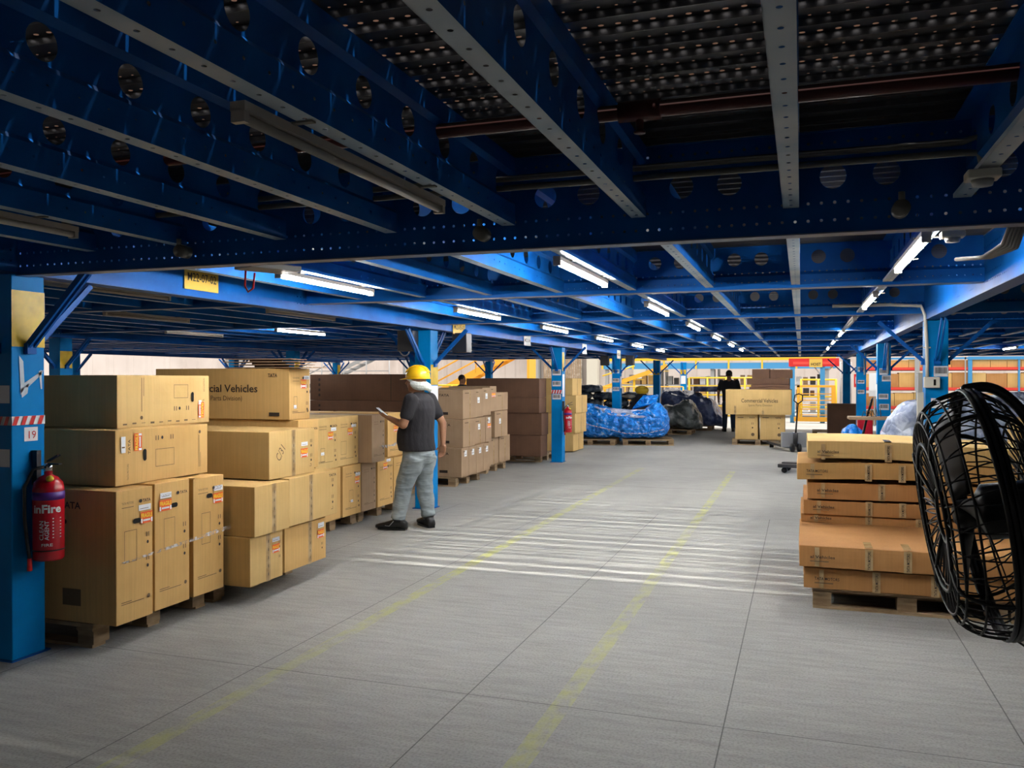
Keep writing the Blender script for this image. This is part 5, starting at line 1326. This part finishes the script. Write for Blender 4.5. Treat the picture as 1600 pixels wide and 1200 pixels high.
# far raised gallery with yellow rail and blue edge
g = thing('gallery', 'raised gallery with yellow kick rail and blue edge beam at the hall end', 'gallery', (-8.2, 36, 0))
mb = MB(); mb.box(0, 0, 2.0, 9.5, .1, 2.24, 'racksteel'); part('edge_beam', mb, g, label='blue edge beam')
mb = MB(); mb.box(0, .1, 2.2, 9.5, 2.6, 2.26, 'grey'); part('deck', mb, g)
mb = MB(); mb.box(0, -.06, 2.34, 9.5, -.02, 2.48, 'yellow'); part('rail', mb, g, label='yellow rail')
for i in range(8): mb = MB(); mb.box(i * 1.33, -.05, 2.0, i * 1.33 + .07, 0, 2.9, 'yellow'); part('rail_post', mb, g)
for i in range(5): mb = MB(); mb.box(.1 + i * 2.25, .2, 0, .25 + i * 2.25, .35, 2.0, 'grey'); part('gallery_leg', mb, g)
# shelving with assorted stock under the gallery
rr = random.Random(9)
for b_ in range(4):
    g = thing('stock_shelf', 'open metal shelf of tall parts under the gallery, %s from the yellow stairs side' % ord_[b_], 'shelf', (-7.9 + b_ * 2.25, 37.2, 0), 0, 'shelves under the gallery')
    for x in (0, 2.05): mb = MB(); mb.box(x, 0, 0, x + .06, .6, 2.0, 'grey'); part('post', mb, g)
    for z in (.15, .8, 1.3): mb = MB(); mb.box(0, 0, z, 2.1, .6, z + .04, 'grey'); part('shelf_board', mb, g)
    for lv, z in enumerate((.19, .84, 1.34)):
        for k in range(7):
            hgt = rr.uniform(.25, .44); mt = rr.choice(['grey', 'kraft', 'cream', 'darkmetal', 'kraftd', 'white', 'kraft4'])
            o = link('stock_box', MB().box(0, 0, 0, rr.uniform(.16, .25), .4, hgt, mt).mesh('stock_box'), None, (-7.9 + b_ * 2.25 + .1 + k * .28, 37.25, z))
            CN = {'grey': 'grey', 'kraft': 'tan', 'cream': 'cream', 'darkmetal': 'dark', 'kraftd': 'brown', 'white': 'white', 'kraft4': 'dull tan'}[mt]; lbx = '%s box on the %s level of the %s shelf under the gallery' % (CN, ['lowest', 'middle', 'top'][lv], ord_[b_]); tag(o, lbx, 'box', lbx)
# yellow sloping conveyor rail behind the railing
g = thing('stair_rail', 'yellow sloping stair flight seen past the fourth upright', 'stairs', (-7.6, 33.5, 0)); mb = MB()
mb.bar((0, 0, 1.2), (2.6, 0, 2.1), .08, .16, 'rail'); part('stringer', mb, g)
mb = MB(); mb.tube([(0, 0, 1.7), (1.3, 0, 2.1)], .03, 'yellow', 6); part('rail', mb, g)
for i in range(5): mb = MB(); mb.box(.2 + i * .5, 0, 1.2 + i * .17, .6 + i * .5, .6, 1.22 + i * .17, 'yellow'); part('step', mb, g)
for k in range(2): mb = MB(); mb.box(.0 + k * 1.2, .2, 0, .08 + k * 1.2, .3, 1.2 + .4 * k, 'yellow'); part('support_post', mb, g)
# blue and red pallet rack with cartons
g = thing('pallet_rack', 'long blue and red pallet rack full of tan cartons behind mesh', 'rack', (1.9, 31.2, 0))
for i, x in enumerate((0.0, 1.75, 3.3, 4.75, 6.3, 7.9)):
    mb = MB(); mb.box(x, 0, 0, x + (.12 if i in (2, 4) else .05), .08, 2.3, 'racksteel'); part('upright', mb, g)
for z in (.55, 1.19, 1.86): mb = MB(); mb.box(0, .02, z, 8, .08, z + .11, 'rackred'); mb.box(0, .02, z, 8, 1.0, z + .02, 'rackred'); part('rack_beam', mb, g, label='red beam')
mb = MB(); mb.box(3.3, -.02, 2.22, 6.4, .04, 2.32, 'racksteel'); mb.box(0, .0, 2.24, 3.3, .04, 2.3, 'racksteel'); part('top_beam', mb, g)
mb = MB(); mb.box(5.0 - 3.3, -.02, 1.2, 1.85, 0, 2.3, 'grey'); mb.box(3.2, -.0, 1.2, 3.24, .02, 2.3, 'grey'); part('mesh_post', mb, g)
rr = random.Random(3)
for lv, (z, zt) in enumerate(((.0, .5), (.66, 1.12), (1.30, 1.80), (1.97, 2.24))):
    x = 1.98
    while x < 9.6:
        w2 = rr.uniform(.38, .62); hh = (zt - z) * rr.uniform(.88, 1.0)
        mt = rr.choice(['kraft', 'kraft2', 'kraft3', 'kraft']); me = MB().box(-w2 / 2 + .006, 0, 0, w2 / 2 - .006, .6, hh, mt).mesh('rack_carton'); by = int((x - 1.9) / 1.6)
        o = link('rack_carton', me, None, (x + w2 / 2, 31.30, z + (.02 if lv == 0 else .0)), .004)
        lbx = '%s carton on the pallet rack, %s level, %s bay' % ({'kraft': 'tan', 'kraft2': 'pale tan', 'kraft3': 'reddish tan'}[mt], ['floor', 'second', 'third', 'top'][lv], ord_[by]); tag(o, lbx, 'carton', lbx); x += w2
g = thing('notice_board', 'white board beside the rack between two fan side uprights', 'board', (2.15, 30.7, 1.0)); mb = MB(); mb.box(0, 0, 0, .35, .04, .78, 'white'); part('board_body', mb, g); mb = MB(); mb.box(.15, 0.01, -1.0, .2, .05, 0, 'grey'); part('post', mb, g)
# staircases on the far side
def stairs(label, x0, y0, z0, x1, z1, mat, n=7, rails=2, r=.03, sw=.22):
    g = thing('staircase', label, 'stairs', (x0, y0, 0))
    for s in (0, .9):
        mb = MB(); mb.bar((0, s, z0), (x1 - x0, s, z1), .05, sw, mat); part('stringer', mb, g)
    for i in range(n):
        t = (i + .5) / n; x = (x1 - x0) * t; z = z0 + (z1 - z0) * t; mb = MB(); mb.box(x - .14, 0, z, x + .14, .9, z + .03, mat); part('step', mb, g)
    for k in range(rails):
        mb = MB(); mb.tube([(0, 0, z0 + .5 + .45 * k), (x1 - x0, 0, z1 + .5 + .45 * k)], r, mat, 6); part('handrail', mb, g)
    for i in range(3):
        t = .1 + .4 * i; x = (x1 - x0) * t; z = z0 + (z1 - z0) * t; mb = MB(); mb.tube([(x, 0, z), (x, 0, z + .95)], r, mat, 6); part('rail_post', mb, g)
    mb = MB(); mb.box(-.05, 0, 0, .05, .9, z0, mat); mb.box(x1 - x0 - .05, 0, 0, x1 - x0 + .05, .9, z1, mat); part('support', mb, g)
    return g
stairs('orange yellow steel staircase rising beyond the third pallet', -15.2, 33.0, .7, -10.6, 3.0, 'rail', 12, 2, .035, .30)
stairs('grey white steel staircase against the bright wall behind the man', -20.0, 30.5, 1.0, -15.0, 3.2, 'grey', 12, 2, .025, .14)
railing('railing', 'thin grey railing beside the grey white staircase', (-19.6, 30.2), (-15.5, 30.2), 4, (1.9, 2.6), 'grey', .02, 2.7)
railing('railing', 'yellow low railing under the orange staircase', (-14.5, 31.5), (-11, 31.5), 3, (.9, 1.32), 'yellow', .035, 1.32)
# steel wall posts and a shutter on the far side
for k, (x, y) in enumerate(((-22.3, 19.5), (-22.3, 29.5), (-14.3, 45.7), (-10.9, 45.7), (-8.3, 45.7))):
    g = thing('wall_stanchion', 'pale blue grey wall stanchion, %s along the bright wall' % ord_[k], 'column', (x, y, 0)); mb = MB(); mb.box(-.3, -.3, 0, .3, .3, 6.5, 'cream' if k > 2 else 'grey'); part('shaft', mb, g)
g = thing('roller_shutter', 'ribbed shutter opening in the bright end wall', 'shutter', (-12.6, 45.6, 0)); mb = MB(); mb.box(-1.1, -.05, 0, 1.1, .05, 3.4, 'tanbag')
for i in range(22): mb.box(-1.1 + i * .1, -.08, 0, -1.06 + i * .1, -.05, 3.4, 'kraft4')
part('curtain', mb, g)
